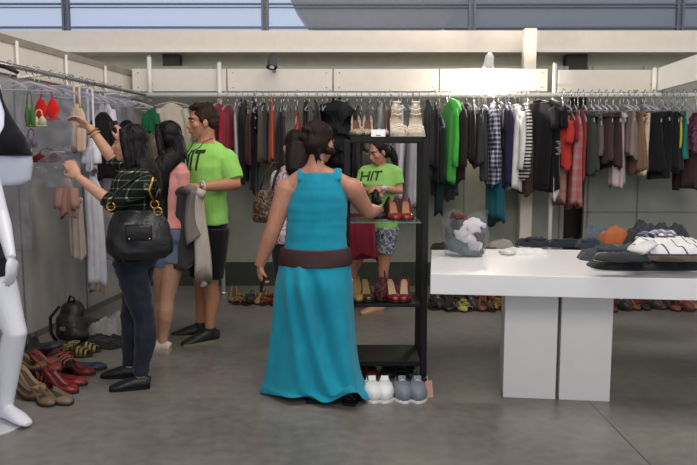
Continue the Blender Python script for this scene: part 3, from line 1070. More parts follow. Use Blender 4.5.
MB().tube([(0, 0.022, 0.092), (0.004, 0.03, 0.12), (-0.01, 0.05, 0.10)], 0.0018, 6).build('string', mat((230, 220, 210)), q)


# ================================================================ CLOTHES ON THE TABLE
def crumple(w_, d_, h_, seed, edge=0.35, rough=1.0, fold=0.0, n=34, m_=None):
    """soft folded / crumpled cloth lying on z=0"""
    b = MB()
    top, bot = [], []
    off = V((seed * 3.7, seed * 1.3, 0))
    for i in range(n + 1):
        rt, rb_ = [], []
        for j in range(n + 1):
            u, v = i / n * 2 - 1, j / n * 2 - 1
            # squash square to rounded outline with wandering edge
            ang = math.atan2(v, u)
            rr_ = 1 + 0.14 * noise.noise(V((math.cos(ang) * 1.3, math.sin(ang) * 1.3, seed)))
            uu = u * math.sqrt(1 - 0.3 * v * v) * rr_
            vv = v * math.sqrt(1 - 0.3 * u * u) * rr_
            x, y = uu * w_ / 2, vv * d_ / 2
            e_ = max(abs(u), abs(v))
            prof = (1 - e_ ** (2.0 / max(0.08, edge))) if e_ < 1 else 0
            nz = noise.noise(V((x * 9, y * 9, 0)) + off) * 0.45 + noise.noise(V((x * 26, y * 20, 3)) + off) * 0.30
            rid = (0.35 - abs(noise.noise(V((x * 7 + y * 5, y * 15 - x * 4, 9)) + off))) * 0.9
            z = h_ * prof * (0.72 + rough * (nz + rid * 0.6)) + 0.004
            z += fold * h_ * prof * (0.5 + 0.5 * math.sin(x / w_ * 9 + seed))
            rt.append(b.bm.verts.new((x, y, max(0.004, z))))
            rb_.append(b.bm.verts.new((x, y, 0.0)))
        top.append(rt); bot.append(rb_)
    for i in range(n):
        for j in range(n):
            b.bm.faces.new((top[i][j], top[i + 1][j], top[i + 1][j + 1], top[i][j + 1]))
            b.bm.faces.new((bot[i][j], bot[i][j + 1], bot[i + 1][j + 1], bot[i + 1][j]))
    for i in range(n):
        b.bm.faces.new((top[i][0], bot[i][0], bot[i + 1][0], top[i + 1][0]))
        b.bm.faces.new((top[i][n], top[i + 1][n], bot[i + 1][n], bot[i][n]))
        b.bm.faces.new((top[0][i], top[0][i + 1], bot[0][i + 1], bot[0][i]))
        b.bm.faces.new((top[n][i], bot[n][i], bot[n][i + 1], top[n][i + 1]))
    return b


TS = [0]


def table_cloth(name, label, cat, px0, px1, py, h_, d_, m_, z=0.0, rz=0.0, group='clothes heaped on the white table', rough=1.0, edge=0.4, extra=None):
    TS[0] += 1
    p = on((px0 + px1) / 2, py, TZ + z)
    w_ = abs(on(px1, py, TZ + z).x - on(px0, py, TZ + z).x)
    q = thing(name, label, cat, (p.x, p.y + d_ / 2, TZ + z), rz, group)
    crumple(w_, d_, h_, TS[0] + 2, edge, rough).build('folded_cloth', m_, q)
    if extra:
        extra(q, w_, d_, h_)
    return q


def seam_bits(m_):
    def f(q, w_, d_, h_):
        MB().tube([(-w_ * 0.32, -d_ * 0.30, h_ * 0.85), (-w_ * 0.1, -d_ * 0.36, h_ * 0.8), (w_ * 0.12, -d_ * 0.34, h_ * 0.85), (w_ * 0.3, -d_ * 0.28, h_ * 0.8)], [(0.006, 0.012)] * 4, 8).build('waistband', m_, q)
    return f


def sleeve_bits(m_):
    def f(q, w_, d_, h_):
        MB().tube([(-w_ * 0.3, -d_ * 0.3, h_ * 0.7), (-w_ * 0.42, -d_ * 0.42, h_ * 0.5), (-w_ * 0.5, -d_ * 0.55, 0.02)], [(0.02, 0.05), (0.02, 0.055), (0.014, 0.045)], 10, ref=(0, 0, 1)).build('sleeve', m_, q)
    return f


NAVY = (42, 46, 58)
table_cloth('jumper', 'grey crumpled jumper on the table right of clear bag', 'clothing', 487, 516, 249, 0.06, 0.13, cloth((132, 128, 124)))
table_cloth('jumper', 'dark brown bundle at the back left table corner', 'clothing', 431, 450, 250, 0.045, 0.13, cloth((44, 36, 32)))
table_cloth('belt_pouch', 'dark brown scrap of cloth between bag and white top', 'clothing', 484, 500, 249, 0.02, 0.06, cloth((74, 48, 38)))
table_cloth('t_shirt', 'flat white top lying on the table before the navy jeans', 'clothing', 503, 552, 255, 0.034, 0.15, cloth((222, 220, 216)), edge=0.3, extra=sleeve_bits(cloth((222, 220, 216))))
for k, (a, b_, py, hh, c_, lab) in enumerate([(520, 556, 247, 0.06, NAVY, 'folded navy jeans behind the flat white top'),
                                             (548, 586, 247.5, 0.055, (38, 42, 54), 'folded dark blue jeans, middle of the navy row'),
                                             (578, 606, 249, 0.06, (48, 52, 64), 'folded navy jeans at the left foot of the big heap')]):
    table_cloth('jeans', lab, 'clothing', a, b_, py, hh, 0.2, cloth(c_), extra=seam_bits(cloth(c_)))
table_cloth('jeans', 'slate blue jeans behind the orange garment', 'clothing', 590, 622, 242, 0.11, 0.2, cloth((88, 100, 114)))
table_cloth('top', 'orange rust top on the heap behind the dark jeans', 'clothing', 603, 633, 244, 0.12, 0.2, cloth((176, 98, 58)), edge=0.5)
table_cloth('jeans', 'dark charcoal jeans at the back of the heap', 'clothing', 628, 700, 246, 0.15, 0.26, cloth((52, 54, 60)))
table_cloth('trousers', 'black trousers lowest in the heap at the front edge', 'clothing', 598, 720, 271, 0.06, 0.34, cloth((52, 54, 56)), edge=0.35, extra=seam_bits(cloth((52, 54, 56))))
table_cloth('trousers', 'grey blue trousers upper left of the front heap', 'clothing', 586, 660, 262, 0.085, 0.26, cloth((66, 70, 78)), edge=0.35, extra=seam_bits(cloth((66, 70, 78))))
table_cloth('jacket', 'taupe jacket folded on the heap, pale edge at left', 'clothing', 598, 648, 262, 0.05, 0.16, cloth((150, 142, 130)), z=0.055, rough=0.6)
table_cloth('trousers', 'dark trousers lying over the taupe jacket', 'clothing', 600, 656, 262, 0.045, 0.17, cloth((46, 48, 52)), z=0.10, rough=0.6)
table_cloth('skirt', 'brown and tan skirt at right end of the heap', 'clothing', 655, 715, 262, 0.075, 0.22, cloth((124, 112, 100)), z=0.055)
table_cloth('skirt', 'dark checked skirt on top of the heap at the back', 'clothing', 640, 690, 241, 0.06, 0.16, M_check, z=0.12)
M_wstripe = grid_mat('white_dark_trim', (224, 222, 222), (90, 84, 96), 0.09, 0.12, 'plaid', (90, 84, 96))
table_cloth('shirt', 'white shirt with dark trim draped over top of heap', 'clothing', 636, 725, 256, 0.085, 0.24, M_wstripe, z=0.125, edge=0.5, extra=sleeve_bits(cloth((222, 220, 220))))
table_cloth('cardigan', 'small maroon cardigan peeking beside the white shirt', 'clothing', 634, 650, 257, 0.05, 0.1, cloth((90, 34, 38)), z=0.10)

# clear bag with clothes
p = on(467, 258, TZ)
q = thing('plastic_bag', 'clear plastic bag stuffed with white and dark clothes on the table', 'bag', (p.x, p.y + 0.095, TZ))
b = MB()
rr = []
for i in range(15):
    v = i / 14
    z = 0.005 + 0.27 * v
    r0 = 0.118 + 0.03 * math.sin(min(1, v * 1.25) * math.pi * 0.75)
    ring = []
    for k in range(40):
        a = 2 * math.pi * k / 40
        r_ = r0 * (1 + 0.05 * math.sin(5 * a + 6 * v) + 0.06 * v * v * math.sin(9 * a))
        ring.append(b.bm.verts.new((r_ * math.cos(a) * 1.05, r_ * math.sin(a) * 0.8, z + 0.03 * v * v * math.sin(4 * a))))
    rr.append(ring)
b._skin(rr, cap=False)
b.bm.faces.new(list(reversed(rr[0])))
b.build('bag_film', M_PLASTIC, q)
BASE = q.location.copy()
rnd = random.Random(8)
blobs = [((0.045, -0.05, 0.20), (0.06, 0.03, 0.045), (228, 224, 222), 'white cloth at the upper right inside the clear bag', 'top'),
         ((0.01, -0.06, 0.12), (0.055, 0.025, 0.035), (214, 208, 204), 'white cloth in the middle of the clear bag', 'top'),
         ((-0.05, -0.05, 0.09), (0.06, 0.03, 0.055), (74, 96, 92), 'grey green cloth at the lower left inside the clear bag', 'top'),
         ((0.02, -0.02, 0.05), (0.09, 0.05, 0.045), (110, 120, 116), 'grey cloth at the bottom of the clear bag', 'top'),
         ((-0.055, -0.04, 0.2), (0.045, 0.03, 0.05), (40, 36, 36), 'black cloth at the upper left inside the clear bag', 'top'),
         ((0.065, -0.035, 0.11), (0.05, 0.04, 0.05), (70, 52, 46), 'brown cloth at the right inside the clear bag', 'top'),
         ((-0.02, 0.02, 0.23), (0.07, 0.04, 0.035), (92, 38, 36), 'dark red cloth at the top of the clear bag', 'top'),
         ((0.0, -0.03, 0.185), (0.05, 0.04, 0.04), (120, 124, 120), 'mid grey cloth in the heart of the clear bag', 'top'),
         ((-0.035, -0.065, 0.155), (0.04, 0.025, 0.04), (204, 200, 198), 'off white cloth at the left inside the clear bag', 'top'),
         ((0.085, -0.02, 0.17), (0.035, 0.05, 0.05), (96, 92, 90), 'taupe cloth at the right edge inside the clear bag', 'top'),
         ((-0.09, -0.01, 0.14), (0.035, 0.05, 0.07), (60, 66, 62), 'charcoal cloth at the left edge inside the clear bag', 'top'),
         ((0.05, -0.07, 0.075), (0.04, 0.025, 0.03), (186, 184, 182), 'pale grey cloth low at the right inside the clear bag', 'top')]
for c_, r_, rgb, lab, cat in blobs:
    b = MB().ball((0, 0, 0), tuple(x * 1.22 for x in r_), Matrix.Rotation(rnd.uniform(-0.5, 0.5), 3, 'Y'), 24, 16)
    for v in b.bm.verts:
        v.co *= 1 + 0.34 * noise.noise(v.co * 30 + V(c_) * 50) - 0.22 * abs(noise.noise(v.co * 52 + V(c_) * 30))
    o = b.build('bundled_cloth', cloth(rgb))
    o.location = BASE + V(c_)
    tag(o, lab, 'clothing', 'clothes inside the clear bag')

# ================================================================ LEFT WALL: BAGS, SWIMWEAR, GARMENTS
LZ = 2.06


def lhang(name, px, lab, cat, zt, out=0.0, rz=0.0, group='pieces hanging on the left wall rail', hang=True, hw=0.26):
    y = raily(px, 110)
    q = thing(name, lab, cat, (railx(y) + out, y, zt), rz, group)
    if hang:
        hanger((railx(y), y, LZ + 0.002), R(90) + rz, 0.10, 'clear hangers on the left wall rail', 'clear plastic hanger hooked over the left wall rail', hw)
    return q, y


def zpx(px, py):
    return at(px, py, raily(px, 110)).z


def film(w_, ln, th, seed, dome=False):
    b = MB(); rr = []
    for i in range(30):
        v = i / 29
        ring = []
        hw_ = w_ / 2 * (math.sqrt(max(0.02, 1 - (1 - v) ** 2)) if dome else 1)
        for k in range(56):
            a = 2 * math.pi * k / 56
            x = hw_ * math.cos(a); y = th / 2 * math.sin(a) * (1 + 0.4 * math.sin(4 * a + seed))
            y += 0.02 * math.sin(x * 30 + seed + v * 3) + 0.022 * noise.noise(V((x * 16, v * ln * 14, seed * 3)))
            x += 0.012 * noise.noise(V((v * ln * 9, seed, x * 5)))
            ring.append(b.bm.verts.new((x, y, -v * ln)))
        rr.append(ring)
    b._skin(rr)
    return b


def clear_bag(px, yt, yb, wpx, lab, seed, out=0.02, dome=False, rivets=False):
    y = raily(px, 110)
    zt, zb2 = at(px, yt, y).z, at(px, yb, y).z
    w_ = wpx * y / FPX
    q, y = lhang('garment_bag', px, lab, 'bag', zt, out, R(-6), 'clear plastic bags on the left wall rail', True, min(0.24, w_))
    film(w_, zt - zb2, 0.05, seed, dome).build('plastic_film', M_PLASTIC, q)
    MB().tube([(-w_ / 2 * (0.3 if dome else 1), 0, 0.0), (w_ / 2 * (0.3 if dome else 1), 0, 0.0)], [0.006, 0.006], 8).build('zip_strip', M_HANGER, q)
    if rivets:
        for k in range(5):
            MB().ball((-w_ * 0.35 + w_ * 0.17 * k, -0.036, -(zt - zb2) * (0.45 + 0.12 * (k % 2))), (0.008, 0.004, 0.008), None, 8, 6).build('press_stud', M_METAL, q)
    return q


def bikini(px, py, lab, rgb, wpx, hpx, out=0.03, strap=None, dyy=0.0):
    y = raily(px, 110) + dyy
    p = at(px, py, y)
    w_, h_ = wpx * y / FPX, hpx * y / FPX
    q = thing('bikini_top', lab, 'swimwear', p, R(-6), 'swimwear in the clear bags')
    for sg in (-1, 1):
        b = MB()
        b.ball((sg * w_ * 0.26, 0, 0), (w_ * 0.29, 0.018, h_ * 0.42), None, 16, 12)
        for v in b.bm.verts:
            if v.co.z > 0:
                v.co.x = sg * w_ * 0.26 + (v.co.x - sg * w_ * 0.26) * (1 - 0.45 * v.co.z / (h_ * 0.42))
        b.build('cup', cloth(rgb), q)
        MB().tube([(sg * w_ * 0.26, 0, h_ * 0.38), (sg * w_ * 0.2, 0.005, h_ * 0.8), (0, 0.01, h_ * 0.95)], 0.005, 6).build('strap', cloth(strap or rgb), q)
    MB().tube([(-w_ * 0.55, 0.004, -h_ * 0.36), (0, -0.012, -h_ * 0.40), (w_ * 0.55, 0.004, -h_ * 0.36)], 0.006, 6).build('band', cloth(strap or rgb), q)
    return q


# bust form with the black halter top, nearest the viewer
hy = 4.3
q = thing('bust_form', 'pale bluish white torso form hanging at the left edge', 'mannequin', (at(-4, 150, hy).x, hy, at(4, 186, hy).z), R(30))
hzt = at(4, 80, hy).z - q.location.z
b = MB()
b.rings([(0, 0, 0, 0.15, 0.09), (hzt * 0.05, 0, 0, 0.19, 0.10), (hzt * 0.2, 0, 0, 0.205, 0.115), (hzt * 0.36, 0, -0.01, 0.20, 0.12), (hzt * 0.5, 0, -0.025, 0.15, 0.10), (hzt * 0.66, 0, -.02, 0.09, 0.07), (hzt * 0.82, 0, -.01, 0.05, 0.05), (hzt * 0.93, 0, 0, 0.05, 0.05), (hzt, 0, 0, 0.035, 0.035)])
for sg in (-1, 1):
    b.ball((sg * 0.085, -0.08, hzt * 0.40), (0.085, 0.07, 0.085))
tor = b.fuse('torso', mat((214, 222, 242), 0.4, 'plain', 0.02), q, 0.009, 8)
MB().tube([(0, 0, hzt), (0, 0, hzt + 0.03)], [0.03, 0.025], 14).build('neck_cap', M_METAL, q)
ht = thing('halter_top', 'black halter top worn by the torso form at the left edge', 'swimwear', q.location, R(30))
bvt = BVHTree.FromPolygons([v.co[:] for v in tor.data.vertices], [p.vertices[:] for p in tor.data.polygons])


def edge(t, tab):
    for (a, va), (b_, vb) in zip(tab[:-1], tab[1:]):
        if a <= t <= b_:
            return va + (vb - va) * (t - a) / (b_ - a)
    return tab[-1][1]


OUT = [(0, .200), (.12, .198), (.3, .155), (.55, .088), (.8, .047), (1, .03)]
INN = [(0, 0), (.22, 0), (.4, .045), (.6, .055), (.8, .035), (1, .01)]
b = MB()
for sg in (-1, 1):
    rr = []
    for i_ in range(25):
        t_ = i_ / 24
        z = hzt * (.29 + .69 * t_) + 0.0
        xi, xo = edge(t_, INN), edge(t_, OUT)
        ring = []
        for k_ in range(15):
            x = sg * (xi + (xo - xi) * k_ / 14)
            h = bvt.ray_cast(V((x, -1, z)), V((0, 1, 0)))
            yy_ = (h[0].y if h[0] else 0.02) - 0.010
            ring.append(b.bm.verts.new((x, yy_, z)))
        rr.append(ring)
    b._skin(rr, False, False)
b.build('halter_body', cloth((22, 21, 26)), ht, solid=0.006)
MB().tube([(0.02, -0.05, hzt * 0.95), (0.015, -0.03, hzt * 1.04), (0.0, 0.0, hzt * 1.12)], [(0.012, 0.02), (0.009, 0.016), (0.008, 0.012)], 8).build('neck_strap', cloth((22, 21, 26)), ht)
h_ = thing('coat_hanger', 'black hanger at the very top left above the halter top', 'hanger', (q.location.x, hy, q.location.z + hzt * 1.10))
MB().tube([(-0.16, 0, -0.02), (-0.08, 0, 0.012), (0, 0, 0.03), (0.08, 0, 0.012), (0.16, 0, -0.02)], [0.011] * 5, 8).build('shoulder_bar', M_BLACK, h_)
zr = LZ - (q.location.z + hzt * 1.10)
MB().tube([(0, 0, 0.03), (0, 0, max(0.05, zr - 0.02)), (-0.02, 0.02, zr + 0.02), (railx(hy) - q.location.x, 0.02, zr + 0.03)], 0.005, 6).build('hook', M_METAL, h_)

clear_bag(40, 86, 152, 42, 'clear bag with a red bikini, nearest the halter top', 1.0, 0.10)
bikini(47, 109, 'bright red bikini top in the clear bag at left', (214, 34, 30), 24, 26, dyy=-0.12)
bikini(30, 116, 'green patterned bikini top left of the red one', (70, 110, 60), 10, 26, dyy=-0.1)
bikini(39, 121, 'pale yellow strappy bikini top below the red one', (188, 186, 150), 14, 12, dyy=-0.2)
bikini(31, 142, 'small multicoloured bikini top at the bottom of clear bag', (110, 96, 120), 12, 14, dyy=-0.1)
clear_bag(36, 152, 187, 56, 'domed clear pouch with studs below the red bikini', 2.4, 0.14, True, True)
bikini(47, 158, 'dark red garment folded in the studded clear pouch', (120, 26, 34), 30, 10, dyy=-0.05)
clear_bag(66, 88, 170, 30, 'clear bag between the red bikini and the raised hand', 3.3, 0.06)
clear_bag(104, 92, 150, 30, 'clear bag above the black garments on left rail', 5.1, 0.02)
clear_bag(12, 90, 250, 40, 'long clear garment bag behind the halter top torso', 7.0, -0.05)
clear_bag(88, 170, 272, 40, 'long clear garment bag over the pale pleated skirt', 4.2, 0.10)
clear_bag(122, 96, 140, 22, 'clear bag nearest the corner of left rail', 6.0, 0.0)


def lgarment(kind, px, yt, yb, wpx, rgb, lab, cat, th=0.07, out=0.0, rz=0.0, flare=1.05, m=None, name=None, folds=5):
    y = raily(px, 110)
    zt = min(at(px, yt, y).z, LZ - 0.05)
    ln = zt - at(px, yb, y).z
    w_ = wpx * y / FPX
    nm = name or {'dress': 'dress', 'skirt': 'skirt', 'top': 'top'}[kind]
    q, y = lhang(nm, px, lab, cat, zt, out, rz, hw=min(0.24, max(0.16, w_)))
    GID[0] += 1
    b = garment_body(th, w_, ln, GID[0] * 7, kind != 'skirt', flare, 0.02, folds)
    for v in b.bm.verts:
        v.co = V((v.co.y, v.co.x, v.co.z))
    b.build('body', m or cloth(rgb), q)
    if kind == 'top':
        for sg in (-1, 1):
            MB().tube([(sg * w_ * 0.42, 0, -0.08), (sg * w_ * 0.55, -0.02, -0.2), (sg * w_ * 0.56, -0.02, -min(ln * 0.8, 0.5))], [(0.035, 0.04), (0.035, 0.05), (0.03, 0.045)], 10).build('sleeve', m or cloth(rgb), q)
    if kind == 'dress':
        for sg in (-1, 1):
            MB().tube([(sg * w_ * 0.2, 0, -0.05), (sg * w_ * 0.18, -0.005, 0.02), (sg * 0.02, 0, max(0.05, LZ - zt - 0.08))], [(0.01, 0.006)] * 3, 6).build('shoulder_strap', m or cloth(rgb), q)
    if kind == 'skirt':
        MB().tube([(-w_ * 0.5, -th * 0.3, -0.01), (0, -th * 0.6, -0.015), (w_ * 0.5, -th * 0.3, -0.01)], [(0.01, 0.02)] * 3, 8, ref=(0, 1, 0)).build('waistband', m or cloth(rgb), q)
    return q


lgarment('dress', 62, 104, 150, 15, (206, 178, 158), 'cream peach strappy dress between the clear bags', 'dress', out=0.12)
lgarment('top', 82, 112, 178, 22, (24, 22, 26), 'black top beneath the raised hands on the left rail', 'top', out=0.18)
lgarment('top', 70, 138, 170, 11, (216, 214, 220), 'small white sleeve of a top left of the black one', 'top', out=0.16)
lgarment('top', 101, 101, 168, 14, (204, 200, 214), 'lilac white shirt hanging behind the raised forearm', 'shirt', out=0.04)
lgarment('dress', 96, 150, 200, 22, (172, 166, 170), 'pale grey crumpled dress below the raised forearm', 'dress', out=0.06)
lgarment('top', 116, 120, 142, 22, (18, 17, 20), 'black folded top hanging before the corner', 'top', out=0.1)
lgarment('top', 118, 140, 200, 16, (30, 27, 30), 'dark top behind the raised sleeve of checked shirt', 'top', out=0.02)
lgarment('top', 143, 106, 132, 12, (28, 96, 62), 'green top at the rail corner above two women', 'top', out=0.08)
lgarment('skirt', 66, 198, 258, 13, (176, 160, 150), 'narrow beige skirt left of the long white dress', 'skirt', out=0.05)
lgarment('skirt', 95, 204, 260, 28, (196, 184, 172), 'pale pleated skirt hanging low beside the handbag', 'skirt', out=0.02, folds=9)
lgarment('dress', 73, 176, 284, 16, (206, 206, 216), 'long white slip dress reaching lowest on the left wall', 'dress', out=0.14, flare=1.25)
lgarment('skirt', 75, 262, 291, 15, (160, 140, 122), 'tan hem showing below the long white slip dress', 'skirt', out=0.12)
lgarment('top', 53, 178, 216, 15, (168, 128, 118), 'dusty pink top hanging below the studded pouch', 'top', out=0.08)
lgarment('dress', 84, 236, 256, 10, (150, 140, 136), 'grey beige slip between white dress and pleated skirt', 'dress', out=0.0)
y = RAILY
p = at(172, 103, y)
q = thing('blouse', 'cream long sleeved blouse hanging at corner behind the long haired woman', 'blouse', (p.x, y, p.z), R(8))
b = garment_body(0.12, 0.30, 0.62, 77, True, 1.05, 0.02, 4)
for v in b.bm.verts:
    v.co = V((v.co.y, v.co.x, v.co.z))
b.build('body', cloth((188, 176, 158)), q)
for sg in (-1, 1):
    MB().tube([(sg * 0.12, 0, -0.06), (sg * 0.155, -0.02, -0.2), (sg * 0.15, -0.03, -0.5)], [0.035, 0.042, 0.035], 10).build('sleeve', cloth((188, 176, 158)), q)
h_ = hanger((p.x, y, RZ + 0.002), R(90) + R(8), 0.07, 'hangers at the rail corner', 'clear hanger holding the cream blouse at the corner')
for k in range(7):
    y = 6.9 - k * 0.3
    hanger((railx(y), y, LZ + 0.002), R(90) + random.Random(k).uniform(-0.5, 0.5), 0.09, 'clear hangers on the left wall rail', 'clear plastic hanger hooked over the left wall rail')

# ================================================================ FLOOR PILES AT LEFT
GL = 'shoes piled on the floor by the left wall'
pile = [
    ('flat', (120, 104, 88), 60, 401, 0.00, 145, 'taupe flat shoe at the front of the floor pile'),
    ('flat', (112, 92, 72), 44, 402, 0.00, 150, 'taupe flat shoe nearest the mannequin foot'),
    ('pump', (150, 124, 96), 32, 390, 0.00, 140, 'tan heel at the left of the floor pile'),
    ('pump', (92, 66, 48), 26, 398, 0.00, 130, 'brown heel half behind the mannequin leg'),
    ('pump', (132, 38, 42), 62, 391, 0.0, 128, 'red heel at the front middle of floor pile'),
    ('flat', (146, 48, 50), 70, 384, 0.0, 120, 'bright red flat shoe on the right of the pile'),
    ('pump', (120, 34, 38), 52, 384, 0.0, 135, 'crimson heel in the middle of the floor pile'),
    ('sandal', (140, 66, 60), 40, 382, 0.0, 140, 'coral red sandal left of the crimson heel'),
    ('pump', (116, 30, 36), 78, 374, 0.0, 118, 'deep red heel at the right end of the pile'),
    ('sandal', (122, 60, 30), 64, 370, 0.0, 125, 'copper brown sandal behind the red shoes'),
    ('flat', (104, 40, 30), 52, 368, 0.0, 130, 'rust brown flat shoe behind the crimson heel'),
    ('pump', (40, 36, 44), 38, 368, 0.0, 138, 'navy black heel at the back left of the pile'),
    ('pump', (34, 28, 34), 30, 361, 0.0, 145, 'black heel at the back of the floor pile by wall'),
    ('sandal', (60, 36, 44), 44, 356, 0.0, 130, 'dark plum sandal at the back of the floor pile'),
    ('sandal', (128, 84, 44), 58, 358, 0.0, 128, 'bronze sandal at the back right of the pile'),
    ('flat', (48, 56, 82), 88, 370, 0.0, 110, 'blue flat shoe at the right of the floor pile'),
    ('sandal', (126, 112, 62), 76, 356, 0.0, 112, 'yellow sandal, front one of two behind the red pile'),
    ('sandal', (136, 120, 72), 84, 352, 0.0, 105, 'yellow sandal, rear one of two near folded cloth'),
]
rnd = random.Random(31)
for kd, rgb, px, py, z, ang, lab in pile:
    p = on(px, py)
    shoe(kd, rgb, lab, (p.x, p.y, z), R(-ang + 22) + rnd.uniform(-0.15, 0.15), GL, L=0.245, rough=0.3 if rgb[0] > 130 and rgb[1] < 50 else 0.5)
# second layer on top
for kd, rgb, px, py, z, ang, lab in [('pump', (132, 52, 48), 50, 384, 0.085, 120, 'red heel lying on top of the floor pile'),
                                     ('sandal', (146, 82, 66), 66, 378, 0.085, 135, 'orange red sandal lying on top of the floor pile'),
                                     ('pump', (46, 40, 50), 36, 366, 0.085, 160, 'dark violet heel on top of the pile near wall'),
                                     ('flat', (118, 70, 52), 44, 378, 0.085, 95, 'chestnut flat shoe across the top of the floor pile'),
                                     ('sandal', (96, 34, 40), 58, 374, 0.085, 170, 'wine red sandal tipped over at top of the pile'),
                                     ('flat', (44, 42, 56), 46, 362, 0.085, 80, 'dark blue grey flat shoe on top at the back'),
                                     ('pump', (112, 84, 60), 34, 382, 0.085, 110, 'light brown heel on top at the left of pile')]:
    p = on(px, py)
    shoe(kd, rgb, lab, (p.x, p.y, z), R(-ang), GL, L=0.24, tilt=(0.15, 0.2))
# black bag against the wall
p = on(66, 347)
q = thing('backpack', 'black bag slumped on the floor against the left wall', 'bag', (p.x, p.y + 0.12, 0), R(-20))
b = MB()
b.ball((0, 0, 0.13), (0.13, 0.11, 0.13)); b.ball((0.0, 0.02, 0.24), (0.10, 0.08, 0.09)); b.ball((0.07, -0.03, 0.08), (0.1, 0.09, 0.08))
b.fuse('bag_body', mat((24, 24, 24), 0.5, 'leather'), q, 0.01, 3, wrinkle=(0.02, 12, (1, 1, 1)))
MB().tube([(-0.05, -0.06, 0.3), (-0.09, -0.12, 0.22), (-0.08, -0.13, 0.1), (-0.04, -0.12, 0.04)], [(0.006, 0.016)] * 4, 8).build('strap', M_BLACK, q)
MB().tube([(0.03, 0, 0.32), (0.05, -0.01, 0.36), (0.0, 0.0, 0.37), (-0.02, 0, 0.32)], 0.008, 8).build('handle', M_BLACK, q)
MB().box((0.02, -0.115, 0.14), (0.05, 0.012, 0.03), None, 0.004).build('buckle', M_METAL, q, smooth=False)


def floor_cloth(name, lab, px, py, w_, d_, h_, m_, rz=0, z=0, seed=1):
    p = on(px, py)
    q = thing(name, lab, 'clothing', (p.x, p.y + d_ / 2, z), rz, 'clothes dropped on the floor by the left wall')
    crumple(w_, d_, h_, seed, 0.4, 1.1).build('folded_cloth', m_, q)
    return q


floor_cloth('cloth_bundle', 'pale grey crumpled clothes on the floor behind the jeans', 106, 341, 0.34, 0.40, 0.13, cloth((150, 148, 146)), R(-20), 0.02, 41)
floor_cloth('cloth_bundle', 'black cloth under the pale grey heap on floor', 96, 349, 0.42, 0.32, 0.05, cloth((34, 34, 34)), R(-20), 0, 42)
floor_cloth('cloth_bundle', 'dark green cloth between black bag and grey heap', 86, 334, 0.3, 0.3, 0.09, cloth((56, 66, 56)), R(-15), 0, 43)

# ================================================================ PEOPLE
def rotz(a):
    return Matrix.Rotation(a, 3, 'Z')


M_EYEW = mat((176, 164, 156), 0.3, 'plain', 0)
M_EYEB = mat((34, 24, 20), 0.2, 'plain', 0)


